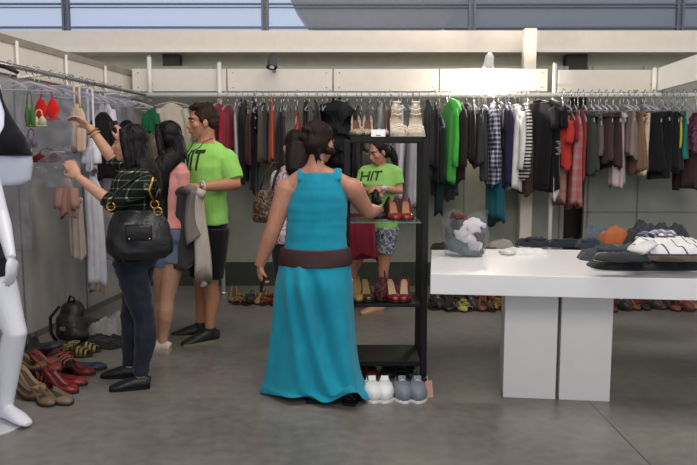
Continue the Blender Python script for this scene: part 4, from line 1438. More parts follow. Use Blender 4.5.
class Fig:
    TF = [(.76, 0, 0, .13, .085), (.82, 0, -.012, .168, .110), (.90, 0, -.014, .172, .114), (.97, 0, 0, .150, .100), (1.03, 0, .004, .128, .090), (1.10, 0, .006, .130, .090), (1.17, 0, .012, .142, .104), (1.23, 0, .014, .146, .108), (1.29, 0, 0, .148, .092), (1.335, 0, -.005, .138, .074), (1.37, 0, -.012, .10, .058), (1.395, 0, -.014, .055, .052)]
    TM = [(.76, 0, 0, .12, .085), (.83, 0, -.005, .155, .105), (.90, 0, 0, .155, .106), (.97, 0, .004, .15, .102), (1.05, 0, .006, .148, .102), (1.13, 0, .006, .158, .108), (1.22, 0, .008, .175, .116), (1.30, 0, 0, .172, .102), (1.345, 0, -.004, .158, .08), (1.38, 0, -.012, .11, .062), (1.405, 0, -.014, .06, .056)]

    def __init__(s, label, base, yaw, H, sex='f', wide=1.0, off=(0, 0), skin=(196, 152, 128), ldepth=0.0):
        s.q = thing('person', label, 'person', (base.x, base.y, 0), yaw)
        s.base = V((base.x, base.y, 0)); s.yaw = yaw; s.H = H; s.k = H / 1.65
        s.off = V((off[0], off[1], 0))
        s.wide = wide
        s.sex = sex
        s.T = [(z * s.k, cx + off[0], cy * s.k + off[1], rx * s.k * wide, ry * s.k * (0.5 + 0.5 * wide)) for z, cx, cy, rx, ry in (s.TF if sex == 'f' else s.TM)]
        s.skin = mat(skin, 0.5, 'skin', 0.08)
        s.skinrgb = skin
        s.arm = {}; s.leg = {}; s.hand = {}
        s.b = MB()

    def P(s, px, py, dy=0.0):
        """local point seen at this pixel, dy metres beyond the base's distance"""
        return rotz(-s.yaw) @ (at(px, py, s.base.y + dy) - s.base)

    def D(s, wd):
        return rotz(-s.yaw) @ V(wd)

    def torso(s, b, z0, z1, inf=0.0):
        rows = [r for r in s.T if z0 * s.k <= r[0] <= z1 * s.k]
        sh_ = 1.0 if inf > 0 else getattr(s, 'slim', 0.97)
        b.rings([(z, cx, cy, rx * sh_ + inf, ry * sh_ + inf) for z, cx, cy, rx, ry in rows], 28)

    def legpts(s, side, t=1.0, inf=0.0):
        h, kn, an = s.leg[side]
        kk = s.k
        back = V((0, -0.012, 0)) * kk
        path = [(h, .086), (h.lerp(kn, .5), .073), (h.lerp(kn, .85), .057), (kn, .053), (kn.lerp(an, .25) + back, .055), (kn.lerp(an, .42) + back, .052), (kn.lerp(an, .75), .038), (an, .033)]
        fr = [0, .25, .43, .5, .62, .71, .87, 1.0]
        out = [(p, r * kk + inf) for (p, r), f in zip(path, fr) if f <= t + 1e-6]
        if t < 1.0:
            for i in range(len(fr) - 1):
                if fr[i] < t < fr[i + 1]:
                    u = (t - fr[i]) / (fr[i + 1] - fr[i])
                    out.append((path[i][0].lerp(path[i + 1][0], u), (path[i][1] * (1 - u) + path[i + 1][1] * u) * kk + inf))
        return out

    def armpts(s, side, t=1.0, inf=0.0, t0=0.0):
        sh, el, wr = s.arm[side]
        kk = s.k * (1.0 if s.sex == 'f' else 1.18) * (0.6 + 0.4 * s.wide) * getattr(s, 'armk', 1.0)
        path = [(sh, .050), (sh.lerp(el, .35), .045), (sh.lerp(el, .8), .038), (el, .036), (el.lerp(wr, .25), .038), (el.lerp(wr, .65), .031), (wr, .024)]
        fr = [0, .175, .4, .5, .62, .82, 1.0]
        out = [(p, r * kk + inf) for (p, r), f in zip(path, fr) if t0 - 1e-6 <= f <= t + 1e-6]
        for i in range(len(fr) - 1):
            if fr[i] < t < fr[i + 1]:
                u = (t - fr[i]) / (fr[i + 1] - fr[i])
                out.append((path[i][0].lerp(path[i + 1][0], u), (path[i][1] * (1 - u) + path[i + 1][1] * u) * kk + inf))
        return out

    def do_hand(s, b, side, d, n, curl=0.5, thumb=1):
        """d: towards the fingertips, n: the way the palm faces"""
        wr = s.arm[side][2]
        k = s.k * (1.0 if s.sex == 'f' else 1.1)
        d = V(d).normalized(); n = V(n); n = (n - d * n.dot(d)).normalized()
        sd = d.cross(n) * thumb
        M = Matrix((sd, d, n)).transposed()
        b.ball(wr + d * .045 * k, (.037 * k, .050 * k, .0155 * k), M, 16, 10)
        b.ball(wr + d * .03 * k + sd * .022 * k + n * .008 * k, (.02 * k, .032 * k, .016 * k), M)
        for i, (o, l) in enumerate(((.027, .066), (.009, .074), (-.010, .069), (-.028, .054))):
            p = wr + d * (.078 - .004 * abs(i - 1)) * k + sd * o * k
            pts = [p - d * .02 * k, p]
            a = 0.12 + curl * 0.35
            spread = sd * (o * 1.4)
            for sg in (.42, .33, .25):
                dd = (d * math.cos(a) + n * math.sin(a) + spread).normalized()
                p = p + dd * l * sg * k
                pts.append(p)
                a += curl * 0.8
            b.tube(pts, [.0088 * k, .0092 * k, .0086 * k, .008 * k, .0065 * k], 8)
        p = wr + d * .022 * k + sd * .028 * k
        t1 = (d * .65 + sd * .65 + n * .25).normalized(); t2 = (d * .85 + sd * .2 + n * (.3 + curl * .3)).normalized()
        b.tube([p, p + t1 * .034 * k, p + t1 * .034 * k + t2 * .032 * k], [.012 * k, .0105 * k, .008 * k], 8)

    def foot(s, b, side, toe, inf=0.0, heel=0.0):
        an = s.leg[side][2]
        k = s.k * (1.0 if s.sex == 'f' else 1.1)
        t = V(toe); t.z = 0; t.normalize()
        z0 = an.z - 0.075 * k
        rows = [(-.055, .034, .028), (-.03, .042, .034), (.03, .042, .036), (.085, .033, .040), (.13, .024, .041), (.165, .017, .036), (.19, .012, .022)]
        pts = []; rad = []
        for y, zz, rw in rows:
            lift = heel * max(0, 1 - (y + .055) / .15)
            pts.append(V((an.x, an.y, 0)) + t * y * k + V((0, 0, z0 + zz * k * .95 + lift - (heel if heel else 0))))
            rad.append((rw * k * .95 + inf, zz * k * .95 + inf))
        side_ref = V((0, 0, 1)).cross(t)
        b.tube(pts, rad, 12, ref=side_ref)
        return pts, rad, side_ref

    def yoke(s, b, inf=0.0):
        for sd in s.arm:
            nk = V((s.off.x, s.off.y - .014 * s.k, 1.372 * s.k))
            sh = s.arm[sd][0]
            b.tube([nk, nk.lerp(sh, .5) + V((0, 0, .004)), sh + V((0, 0, .002))], [.042 * s.k + inf * .6, .047 * s.k + inf, .046 * s.k + inf], 12)

    def back(s, z, gap=.02):
        i = min(range(len(s.T)), key=lambda n_: abs(s.T[n_][0] - z))
        r = s.T[i]
        return V((r[1], r[2] - r[4] - gap, z))

    def build_head(s, b, yaw, pitch=0.0, roll=0.0, fwd=0.02, neck_r=.046):
        k = s.k * (1.0 if s.sex == 'f' else 1.0)
        top = s.T[-1]
        hc = V((s.off.x + getattr(s, 'headx', 0), s.off.y + fwd * k, s.H - .122 * k))
        Rm = rotz(yaw) @ Matrix.Rotation(pitch, 3, 'X') @ Matrix.Rotation(roll, 3, 'Y')
        s.hc, s.HR = hc, Rm

        def B(c, r, rr=None):
            b.ball(hc + Rm @ (V(c) * k), tuple(x * k for x in r), Rm if rr is None else Rm @ rr)
        B((0, -.014, .028), (.072, .092, .088))
        B((0, .022, -.030), (.056, .066, .080))
        B((0, .052, -.088), (.028, .028, .022))
        B((0, .062, .030), (.050, .026, .020))
        for sg in (-1, 1):
            B((sg * .036, .050, -.022), (.024, .030, .026))
            B((sg * .074, -.004, -.012), (.009, .020, .031), rotz(sg * -0.35))
        b.tube([hc + Rm @ (V((0, .080, .018)) * k), hc + Rm @ (V((0, .094, -.008)) * k), hc + Rm @ (V((0, .104, -.030)) * k), hc + Rm @ (V((0, .086, -.040)) * k)], [.009 * k, .010 * k, .015 * k, .010 * k], 8)
        B((0, .082, -.060), (.022, .012, .014))
        nr = neck_r * k * (1.0 if s.sex == 'f' else 1.22)
        b.tube([V((s.off.x, s.off.y - .012 * k, top[0] - .05 * k)), V((s.off.x, s.off.y - .008 * k, top[0] + .02 * k)), hc + Rm @ (V((0, -.022, -.05)) * k), hc + Rm @ (V((0, -.015, 0)) * k)], [nr * 1.35, nr * 1.05, nr, nr], 16)

    def face(s, brow=(50, 34, 26), lips=(160, 92, 84)):
        k = s.k

        def F(name, c, r, m_, rr=None, parent=None):
            return MB().ball(s.hc + s.HR @ (V(c) * k), tuple(x * k for x in r), s.HR if rr is None else s.HR @ rr, 12, 8).build(name, m_, parent or s.q)
        for sg in (-1, 1):
            e_ = F('eye', (sg * .031, .072, .008), (.0125, .011, .0065), M_EYEW)
            F('iris', (sg * .031, .080, .008), (.0065, .006, .0065), M_EYEB, parent=e_)
            MB().tube([s.hc + s.HR @ (V((sg * .014, .088, .024)) * k), s.hc + s.HR @ (V((sg * .032, .085, .031)) * k), s.hc + s.HR @ (V((sg * .052, .070, .026)) * k)], [.004 * k, .0055 * k, .003 * k], 6).build('eyebrow', mat(brow, 0.8), s.q)
        F('lips', (0, .089, -.061), (.022, .010, .0095), mat(lips, 0.4))

    def finish_body(s, voxel=0.0075):
        return s.b.fuse('body', s.skin, s.q, voxel, 3)

    def HP(s, c):
        return s.hc + s.HR @ (V(c) * s.k)

    def hair_cap(s, b, back=1.0):
        k = s.k
        b.ball(s.HP((0, -.026, .038)), (.082 * k, .094 * k, .090 * k), s.HR, 20, 14)
        b.ball(s.HP((0, -.050, -.005)), (.080 * k, .066 * k, .085 * k), s.HR, 20, 14)

    def shoes(s, side, toe, m_, sole, name='shoe', heel=0.0, ballet=False):
        k = s.k
        b = MB()
        pts, rad, ref = s.foot(b, side, toe, 0.006, heel)
        if not ballet:
            an = s.leg[side][2]
            b.tube([an + V((0, 0, .02 * k)), an + V((0, 0, -.04 * k))], [.042 * k, .046 * k], 12)
        o = b.fuse(name, m_, s.q, 0.006, 3)
        if ballet:
            pass
        bs = MB()
        t = V(toe); t.z = 0; t.normalize()
        rr = []
        for p, r in zip(pts, rad):
            zb = max(0.0, p.z - r[1] - 0.004)
            sd = ref.normalized()
            w_ = r[0] + 0.002
            rr.append([bs.bm.verts.new(V((p.x, p.y, 0)) + sd * sx_ * w_ + V((0, 0, zz))) for sx_, zz in ((-1, zb), (-1, zb + .018), (1, zb + .018), (1, zb))])
        bs._skin(rr)
        bs.build('sole', sole, o, smooth=False)
        return o


def lettering(txt, fig, target, cx, cz, wd, ht, m_, slant=0.0, rotate=0.0):
    """letters pressed onto the front of a shirt (local +Y side)"""
    cu = bpy.data.curves.new('txt', 'FONT')
    cu.body = txt
    cu.align_x = 'CENTER'
    cu.align_y = 'CENTER'
    cu.offset = 0.022
    cu.resolution_u = 2
    o = bpy.data.objects.new('txt', cu)
    COL.objects.link(o)
    bpy.context.view_layer.update()
    me = bpy.data.meshes.new_from_object(o.evaluated_get(bpy.context.evaluated_depsgraph_get()))
    bpy.data.objects.remove(o)
    bm = bmesh.new(); bm.from_mesh(me)
    xs = [v.co.x for v in bm.verts]; ys = [v.co.y for v in bm.verts]
    x0, x1, y0, y1 = min(xs), max(xs), min(ys), max(ys)
    for v in bm.verts:
        a = (v.co.x - (x0 + x1) / 2) / (x1 - x0); c_ = (v.co.y - (y0 + y1) / 2) / (y1 - y0)
        v.co = V((a * wd + slant * c_ * ht, c_ * ht, 0))
    bmesh.ops.triangulate(bm, faces=bm.faces)
    for _ in range(3):
        bmesh.ops.subdivide_edges(bm, edges=[e for e in bm.edges if e.calc_length() > 0.014], cuts=1)
        bmesh.ops.triangulate(bm, faces=[f for f in bm.faces if len(f.verts) > 3])
    bv = BVHTree.FromPolygons([v.co[:] for v in target.data.vertices], [p.vertices[:] for p in target.data.polygons])
    cr, sr = math.cos(rotate), math.sin(rotate)
    for v in bm.verts:
        x = cx + (v.co.x * cr - v.co.y * sr) * -1
        z = cz + v.co.x * sr + v.co.y * cr
        hit = bv.ray_cast(V((x, 1.0, z)), V((0, -1, 0)))
        v.co = V((x, hit[0].y + 0.004 if hit[0] else 0.1, z))
    bm.to_mesh(me); bm.free()
    me.materials.clear()
    return link_mesh('lettering', me, m_, target)


# ---------------------------------------------------------------- woman in teal
base = on(318, 391)
f = Fig('woman seen from behind in a long teal sleeveless dress with wide brown belt', base, 0.0, 1.645, 'f', 1.12, (0, 0), (184, 130, 106))
f.slim = .86
f.headx = .032
TEAL = cloth((24, 142, 168))
f.armk = 1.27
f.arm['l'] = (f.P(287, 188), f.P(273, 230, -.02), f.P(259, 266, .02))
f.arm['r'] = (f.P(352, 188), f.P(367, 211, .16), f.P(379, 211, .36))
cxl = f.P(316, 300).x
f.leg['l'] = (V((cxl - .09, 0, .78)), V((cxl - .06, .03, .44)), V((f.P(314, 400, -.1).x, -.176, .075)))
f.leg['r'] = (V((cxl + .09, 0, .78)), V((cxl + .10, .04, .43)), V((f.P(352, 400, -.24).x - .008, -.215, .085)))
f.off = V((cxl, 0, 0))
f.T = [(z, cxl, cy, rx, ry) for z, cx, cy, rx, ry in f.T]
b = f.b
f.torso(b, .7, 1.42)
f.build_head(b, R(-32), R(-12), 0, 0.03, .052)
for sd in 'lr':
    b.tube(*zip(*f.armpts(sd)), 14)
    b.ball(f.arm[sd][0], .062 * f.k)
    b.tube(*zip(*f.legpts(sd)), 14)
f.yoke(b, .004)
b.ball((cxl, .0, 1.24), (.15, .10, .12))
f.do_hand(b, 'l', f.P(262, 290, .02) - f.arm['l'][2], (.7, .3, 0), 1.0, 1)
f.do_hand(b, 'r', (.35, .9, .1), (-.8, .3, -.3), .7, -1)
f.foot(b, 'l', (.05, 1, 0)); f.foot(b, 'r', (.25, 1, 0))
f.finish_body(0.007)
f.face()
# tank part of the dress
b = MB()
zt = lambda py: f.P(316, py, -.08).z
rows = []
for py, xa, xb, ry in ((272, 280, 350, .158), (256, 282, 349, .152), (240, 285, 346.5, .140), (222, 286, 346.5, .132), (208, 286.5, 347.5, .132), (200, 288, 347.5, .130), (193, 291, 346, .124), (187, 293.5, 344, .114), (181, 295, 343, .102), (176, 296, 342.5, .088), (173, 297, 342, .078)):
    A_, B_ = f.P(xa, py, -.02), f.P(xb, py, -.02)
    rows.append((A_.z, (A_.x + B_.x) / 2, 0.0 if py > 195 else -.006, (B_.x - A_.x) / 2, ry))
b.rings(rows, 36)
for pxs in (301.5, 337.5):
    a = f.P(pxs, 180, -.07); c_ = f.P(pxs, 169.5, -.01); e_ = f.P(pxs, 181, .10)
    b.tube([a, a.lerp(c_, .6) + V((0, -.008, .004)), c_, e_], [(.026, .012)] * 4, 12, ref=(1, 0, 0))
dr = b.fuse('dress_top', TEAL, f.q, 0.007, 4, wrinkle=(0.003, 9, (.5, 1, 3)))
# belt
b = MB()
rows = []
for py, xa, xb in ((264.5, 279.5, 351), (263.5, 278.5, 352), (248.5, 280.5, 349.5), (247.5, 281.5, 348.5)):
    A_, B_ = f.P(xa, py, -.02), f.P(xb, py, -.02)
    rows.append((A_.z, (A_.x + B_.x) / 2, 0, (B_.x - A_.x) / 2 + .004, .158 + .012))
b.rings(rows, 40)
b.build('belt', mat((62, 36, 34), 0.6, 'leather', 0.15), f.q)
# skirt
b = MB(); rr = []
prof = [(257, 281, 349.5, .152), (262, 280, 350, .156), (272, 278, 351, .168), (283, 275, 352, .182), (296, 273.5, 352.5, .186), (312, 272.5, 353, .186), (330, 271, 354, .19), (348, 269, 355.5, .20), (366, 267, 358, .215), (382, 265, 363, .235), (394, 263.5, 367, .25), (402, 263, 370, .262)]
nu = 96
for i, (py, xa, xb, ry) in enumerate(prof):
    A_, B_ = f.P(xa, py, 0), f.P(xb, py, 0)
    v = i / (len(prof) - 1)
    ring = []
    for k in range(nu):
        a = 2 * math.pi * k / nu
        rx = (B_.x - A_.x) / 2
        bsl = -0.02 if 0.1 < v < 0.4 else 0
        fo = (0.002 + 0.022 * v * v) * (math.sin(7 * a + 3.5 * v) + 0.4 * math.sin(12 * a + 5 * v + 1))
        # diagonal drape from the left hip to the right hem
        da = (a - (R(240) + v * R(62)) + math.pi) % (2 * math.pi) - math.pi
        fo += 0.055 * smooth01(v * 3) * (math.exp(-(da / 0.13) ** 2) - 0.9 * math.exp(-((da - 0.25) / 0.15) ** 2) + 0.6 * math.exp(-((da + 0.45) / 0.12) ** 2))
        ba = (a - R(316) + math.pi) % (2 * math.pi) - math.pi
        fo += .19 * (max(0, v - .25) / .75) ** 1.1 * math.exp(-(ba / .38) ** 2)
        x = (A_.x + B_.x) / 2 + (rx + fo * 0.5) * math.cos(a)
        y = (ry + fo) * math.sin(a) * (0.6 if math.sin(a) > 0 else 1)
        if 0.12 < v < 0.5:      # seat
            sg = math.exp(-((v - 0.27) / 0.11) ** 2)
            for hx in (-.075, .085):
                y -= .028 * sg * math.exp(-((x - (A_.x + B_.x) / 2 - hx) / .07) ** 2) * (1 if math.sin(a) < 0 else 0)
        z = A_.z
        if i == len(prof) - 1:
            z = max(.012, .03 + .02 * math.sin(3 * a + 1) +   .11 * math.exp(-(((a - R(303) + math.pi) % (2 * math.pi) - math.pi) / .20) ** 2))
        elif i == len(prof) - 2:
            z = max(z, .06) + .11 * math.exp(-(((a - R(303) + math.pi) % (2 * math.pi) - math.pi) / .20) ** 2)
        ring.append(b.bm.verts.new((x, y, z)))
    rr.append(ring)
b._skin(rr, cap=False)
o = b.build('dress_skirt', TEAL, f.q, solid=0.004)
md = o.modifiers.new('sub', 'SUBSURF'); md.levels = 1; md.render_levels = 2
# hair: loose up-do
b = MB()
f.hair_cap(b)
k = f.k
b.ball(f.HP((0, -.085, -.02)), (.062 * k, .05 * k, .062 * k), f.HR)
b.ball(f.HP((-.02, -.075, .075)), (.05 * k, .045 * k, .045 * k), f.HR)
for i in range(14):
    rn = random.Random(i)
    p = V((rn.uniform(-.095, .085), rn.uniform(-.125, .0), rn.uniform(-.06, .12)))
    b.ball(f.HP(p), (.036 * k, .034 * k, .026 * k), rotz(rn.uniform(0, 3)))
for sg, dx in ((-1, -.03), (1, .02), (1, .045)):
    p = f.HP((dx, -.08, -.06))
    b.tube([p, p + V((sg * .006, -.01, -.045)), p + V((sg * .012, 0, -.085))], [.016, .01, .004], 8)
b.fuse('hair', mat((44, 27, 22), 0.55, 'hair', 0.3), f.q, 0.007, 2, wrinkle=(0.007, 30, (1, 1, .4)))
for sd, toe in (('l', (.05, 1, 0)), ('r', (.25, 1, 0))):
    f.shoes(sd, toe, M_BLACK, M_BLACK, 'sandal', ballet=True).scale = (1, 1, 1)
hp = f.arm['l'][2] + V((.0, .0, -.085))
ph = thing('mobile_phone', 'dark phone held low in the left hand of the teal dressed woman', 'phone', f.base + hp + V((.022, -.012, -.02)), R(15))
MB().box((0, 0, 0), (.014, .05, .11), Matrix.Rotation(R(12), 3, 'Y'), .005).build('phone_body', M_BLACK, ph)
MB().box((-.0075, 0, 0), (.002, .042, .09), Matrix.Rotation(R(12), 3, 'Y')).build('screen', mat((12, 12, 16), 0.1), ph, smooth=False)

# ---------------------------------------------------------------- woman in checked shirt
M_PLAID = grid_mat('green_black_check', (20, 26, 24), (78, 86, 68), 0.05, 0.14, 'plaid', (190, 192, 156))
base = on(135, 384)
yaw = R(76)
f = Fig('woman in dark checked shirt and jeans reaching both hands to the left rail', base, yaw, 1.64, 'f', 1.03, (0, 0), (196, 148, 122))
f.off = V((0, -.04, 0)); f.T = [(z, cx, cy - .04, rx, ry) for z, cx, cy, rx, ry in f.T]
f.arm['l'] = (f.P(147, 184, -.16), f.P(113, 204, -.22), f.P(78, 177, -.16))
f.arm['r'] = (f.P(134, 172, .16), f.P(113, 160, .18), f.P(89, 126, .16))
f.leg['l'] = (V((-.08, -.03, .82)), f.P(145, 322, -.06), f.P(141, 384, -.08))
f.leg['r'] = (V((.08, -.03, .82)), f.P(131, 316, .12), f.P(130, 366, .14))
for sd in 'lr':
    f.leg[sd][2].z = .075 * f.k
b = f.b
f.torso(b, .75, 1.42)
f.build_head(b, R(12), R(4), 0, 0.02)
for sd in 'lr':
    b.tube(*zip(*f.armpts(sd)), 14); b.ball(f.arm[sd][0], .05 * f.k)
    b.tube(*zip(*f.legpts(sd)), 14)
f.do_hand(b, 'l', f.P(67, 160, -.14) - f.arm['l'][2], f.D((-.3, .9, 0)), .5, 1)
f.do_hand(b, 'r', f.P(72, 115, .14) - f.arm['r'][2], f.D((-.4, -.5, -.5)), .55, -1)
tl, tr = f.D((-1, -.25, 0)), f.D((-1, .0, 0))
f.foot(b, 'l', tl); f.foot(b, 'r', tr)
f.finish_body()
f.face(lips=(178, 70, 70))
b = MB()
f.torso(b, .78, 1.40, .016)
for sd, t in (('l', .60), ('r', .52)):
    b.tube(*zip(*f.armpts(sd, t, .016)), 14); b.ball(f.arm[sd][0], .058 * f.k)
f.yoke(b, .012)
b.fuse('checked_shirt', M_PLAID, f.q, 0.008, 3, wrinkle=(0.008, 14, (1, 1, 1)))
b = MB()
f.torso(b, .75, .95, .010)
for sd in 'lr':
    b.tube(*zip(*f.legpts(sd, .985, .014)), 14)
b.fuse('jeans', mat((34, 38, 52), 0.85, 'cloth', 0.3, 0, 0.2), f.q, 0.008, 3, wrinkle=(0.006, 16, (1, 1, 1.4)))
f.shoes('l', tl, mat((20, 19, 20), 0.35, 'leather'), M_BLACK, 'ballet_flat', ballet=True)
f.shoes('r', tr, mat((20, 19, 20), 0.35, 'leather'), M_BLACK, 'ballet_flat', ballet=True)
b = MB(); k = f.k
f.hair_cap(b)
hb = f.HP((0, -.06, 0))
b.tube([hb, f.HP((0, -.09, -.10)), f.back(1.34, .035), f.back(1.24, .035), f.back(1.15, .03)], [(.082, .062), (.094, .056), (.10, .05), (.09, .042), (.05, .02)], 16, ref=(1, 0, 0))
for sg in (-1, 1):
    b.tube([f.HP((sg * .05, .03, .09)), f.HP((sg * .078, .01, .02)), f.HP((sg * .085, -.02, -.08)), f.HP((sg * .08, -.05, -.22))], [.022, .026, .03, .02], 10)
b.fuse('hair', mat((26, 19, 20), 0.4, 'hair', 0.3), f.q, 0.008, 3, wrinkle=(0.006, 26, (1, 1, .15)))
wr_, el_ = f.arm['r'][2], f.arm['r'][1]
for u, c_, nm in ((.16, (150, 100, 60), 'bracelet'), (.24, (190, 150, 90), 'bracelet')):
    c0 = wr_.lerp(el_, u); ax = (el_ - wr_).normalized(); a1 = ax.orthogonal().normalized(); a2 = ax.cross(a1)
    MB().tube([c0 + (a1 * math.cos(t_) + a2 * math.sin(t_)) * .034 for t_ in [2 * math.pi * i / 16 for i in range(17)]], .0055, 6).build(nm, mat(c_, 0.4), f.q)
# handbag
bp_ = at(139, 232, base.y - .36)
hbag = thing('handbag', 'large black leather handbag with gold rings on checked shirt shoulder', 'handbag', bp_, R(4))
b = MB()
sc_ = (base.y - .36) / FPX
b.rings([(-27 * sc_, 0, 0, 26 * sc_, .055), (-20 * sc_, 0, 0, 33 * sc_, .085), (-5 * sc_, 0, 0, 33 * sc_, .085), (10 * sc_, 0, 0, 29 * sc_, .06), (19 * sc_, 0, 0, 25 * sc_, .03), (22 * sc_, 0, 0, 23 * sc_, .02)], 32)
M_BAG = mat((20, 19, 20), 0.32, 'leather', 0.1)
b.fuse('bag_body', M_BAG, hbag, 0.008, 5, wrinkle=(0.010, 12, (1, 1, 1)))
MB().box((3 * sc_, -.083, 1 * sc_), (26 * sc_, .03, 16 * sc_), None, .012).build('front_pocket', M_BAG, hbag)
for px in (-11, 17):
    MB().ball((px * sc_ * .7 + 2 * sc_, -.101, -5 * sc_), (.006, .004, .006), None, 8, 6).build('stud', M_GOLD, hbag)
for px, pz in ((-26, 26), (17, 28), (20, 21)):
    c0 = V((px * sc_, -.02, pz * sc_))
    MB().tube([c0 + V((.022 * math.cos(t_), 0, .022 * math.sin(t_))) for t_ in [2 * math.pi * i / 18 for i in range(19)]], .0045, 8).build('gold_ring', M_GOLD, hbag)
sh = at(150, 178, base.y - .14) - bp_
MB().tube([V((-26 * sc_, -.02, 28 * sc_)), V((-20 * sc_, -.04, 40 * sc_)), sh + V((-.06, -.06, .0)), sh + V((.0, .02, .03)), sh + V((.07, .0, -.07)), V((21 * sc_, -.02, 40 * sc_)), V((17 * sc_, -.02, 30 * sc_))], [(.005, .014)] * 7, 8).build('shoulder_strap', M_BAG, hbag)
MB().tube([V((17 * sc_, -.03, 30 * sc_)), V((13 * sc_, -.05, 42 * sc_)), V((17 * sc_, -.04, 55 * sc_))], [.006] * 3, 8).build('gold_chain', M_GOLD, hbag)

# ---------------------------------------------------------------- woman in pink
base = on(164, 351)
yaw = R(18)
f = Fig('woman in a pink top with very long dark hair behind the checked shirt', base, yaw, 1.70, 'f', .90, (0, 0), (196, 148, 122))
o_ = f.P(168, 200, 0.0); f.off = V((o_.x, o_.y, 0))
f.T = [(z, cx + o_.x, cy + o_.y, rx, ry) for z, cx, cy, rx, ry in f.T]
f.arm['l'] = (f.P(152, 172, .0), f.P(131, 172, .14), f.P(119, 142, .2))
f.arm['r'] = (f.P(180.5, 172, -.02), f.P(183, 207, .0), f.P(174, 224, .16))
f.leg['l'] = (V((o_.x - .06, o_.y, .84)), f.P(163, 300, .08), f.P(158, 343, .1))
f.leg['r'] = (V((o_.x + .06, o_.y, .84)), f.P(167, 300, -.03), f.P(163, 346, -.03))
for sd in 'lr':
    f.leg[sd][2].z = .075 * f.k
b = f.b
f.torso(b, .75, 1.42); f.build_head(b, R(48), R(2))
for sd in 'lr':
    b.tube(*zip(*f.armpts(sd)), 14); b.ball(f.arm[sd][0], .048 * f.k); b.tube(*zip(*f.legpts(sd)), 14)
f.do_hand(b, 'r', f.D((-.8, .5, -.2)), f.D((-.3, -.4, -.6)), .7, -1)
f.do_hand(b, 'l', f.P(122, 122, .2) - f.arm['l'][2], f.D((-.8, .3, 0)), .9, 1)
tl = f.D((-.85, .3, 0))
f.foot(b, 'l', tl); f.foot(b, 'r', f.D((-1, .1, 0)))
f.finish_body()
f.face()
PINK = cloth((214, 148, 142))
b = MB(); f.torso(b, .86, 1.40, .014)
for sd in 'lr':
    b.tube(*zip(*f.armpts(sd, .56, .015)), 14); b.ball(f.arm[sd][0], .054 * f.k)
f.yoke(b, .010)
b.fuse('pink_top', PINK, f.q, 0.008, 3, wrinkle=(0.007, 12, (1, 1, 1)))
b = MB(); f.torso(b, .75, .96, .010)
for sd in 'lr':
    b.tube(*zip(*f.legpts(sd, .20, .016)), 14)
b.fuse('denim_shorts', cloth((112, 124, 146)), f.q, 0.008, 3)
b = MB(); f.hair_cap(b)
b.tube([f.HP((0, -.06, 0)), f.HP((0, -.09, -.10)), f.back(1.36, .025) + V((-.05, 0, 0)), f.back(1.26, .025) + V((-.065, 0, 0)), f.back(1.14, .03) + V((-.07, 0, 0)), f.back(1.02, .04) + V((-.06, 0, 0)), f.back(.90, .03) + V((-.05, 0, 0))], [(.080, .062), (.082, .055), (.076, .045), (.075, .042), (.066, .038), (.05, .03), (.02, .012)], 16, ref=(1, 0, 0))
for sg in (-1, 1):
    b.tube([f.HP((sg * .05, .03, .09)), f.HP((sg * .078, .01, .02)), f.HP((sg * .085, -.02, -.08)), f.HP((sg * .075, -.06, -.25))], [.022, .026, .028, .02], 10)
b.fuse('hair', mat((24, 17, 18), 0.35, 'hair', 0.3), f.q, 0.008, 3, wrinkle=(0.006, 26, (1, 1, .12)))
for sd, tt in (('l', tl), ('r', f.D((-1, .1, 0)))):
    f.shoes(sd, tt, mat((206, 190, 178), 0.5, 'leather'), mat((170, 150, 130)), 'flat_shoe', ballet=True)

# ---------------------------------------------------------------- man in green
LIME = cloth((152, 212, 104))
M_INK = mat((34, 52, 22), 0.7, 'plain', 0)
base = on(205, 340)
yaw = R(137)
f = Fig('man in a lime green printed t-shirt and black shorts looking left', base, yaw, 1.84, 'm', 1.0, (0, 0), (184, 128, 98))
o_ = f.P(206.5, 200, 0.0); f.off = V((o_.x, o_.y, 0))
f.T = [(z, cx + o_.x, cy + o_.y, rx, ry) for z, cx, cy, rx, ry in f.T]
f.arm['l'] = (f.P(226, 159, -.08), f.P(236, 184, -.12), f.P(200, 187, -.32))
f.arm['r'] = (f.P(188, 154, .10), f.P(181, 180, .02), f.P(184, 188, -.22))
f.leg['l'] = (V((o_.x - .085, o_.y, .90)), f.P(211, 285, -.04), f.P(210, 334, -.04))
f.leg['r'] = (V((o_.x + .085, o_.y, .90)), f.P(201, 283, .12), f.P(201, 327, .14))
for sd in 'lr':
    f.leg[sd][2].z = .08 * f.k
b = f.b
f.torso(b, .75, 1.42); f.build_head(b, R(-24), R(-4), 0, 0.02)
for sd in 'lr':
    b.tube(*zip(*f.armpts(sd)), 14); b.ball(f.arm[sd][0], .06 * f.k); b.tube(*zip(*f.legpts(sd)), 14)
f.do_hand(b, 'l', f.D((-1, -.15, -.1)), f.D((0, .6, -.6)), .7, 1)
f.do_hand(b, 'r', f.D((-.6, -.6, -.1)), f.D((.5, -.3, -.5)), .7, -1)
tl, tr = f.D((-.75, -.55, 0)), f.D((-.95, -.15, 0))
f.foot(b, 'l', tl); f.foot(b, 'r', tr)
f.finish_body()
f.face(brow=(60, 38, 26), lips=(170, 104, 92))
b = MB(); f.torso(b, .80, 1.395, .022)
for sd in 'lr':
    b.tube(*zip(*f.armpts(sd, .42, .026)), 14); b.ball(f.arm[sd][0], .070 * f.k)
f.yoke(b, .016)
shirt = b.fuse('green_t_shirt', LIME, f.q, 0.008, 3, wrinkle=(0.010, 10, (1, 1, 1)))
cz = f.P(190, 160, -.12).z
lettering('HIT', f, shirt, o_.x - .02, cz, .22, .155, M_INK)
b = MB(); f.torso(b, .75, .92, .014)
for sd in 'lr':
    b.tube(*zip(*f.legpts(sd, .44, .030)), 14)
b.fuse('black_shorts', cloth((20, 20, 22)), f.q, 0.008, 3)
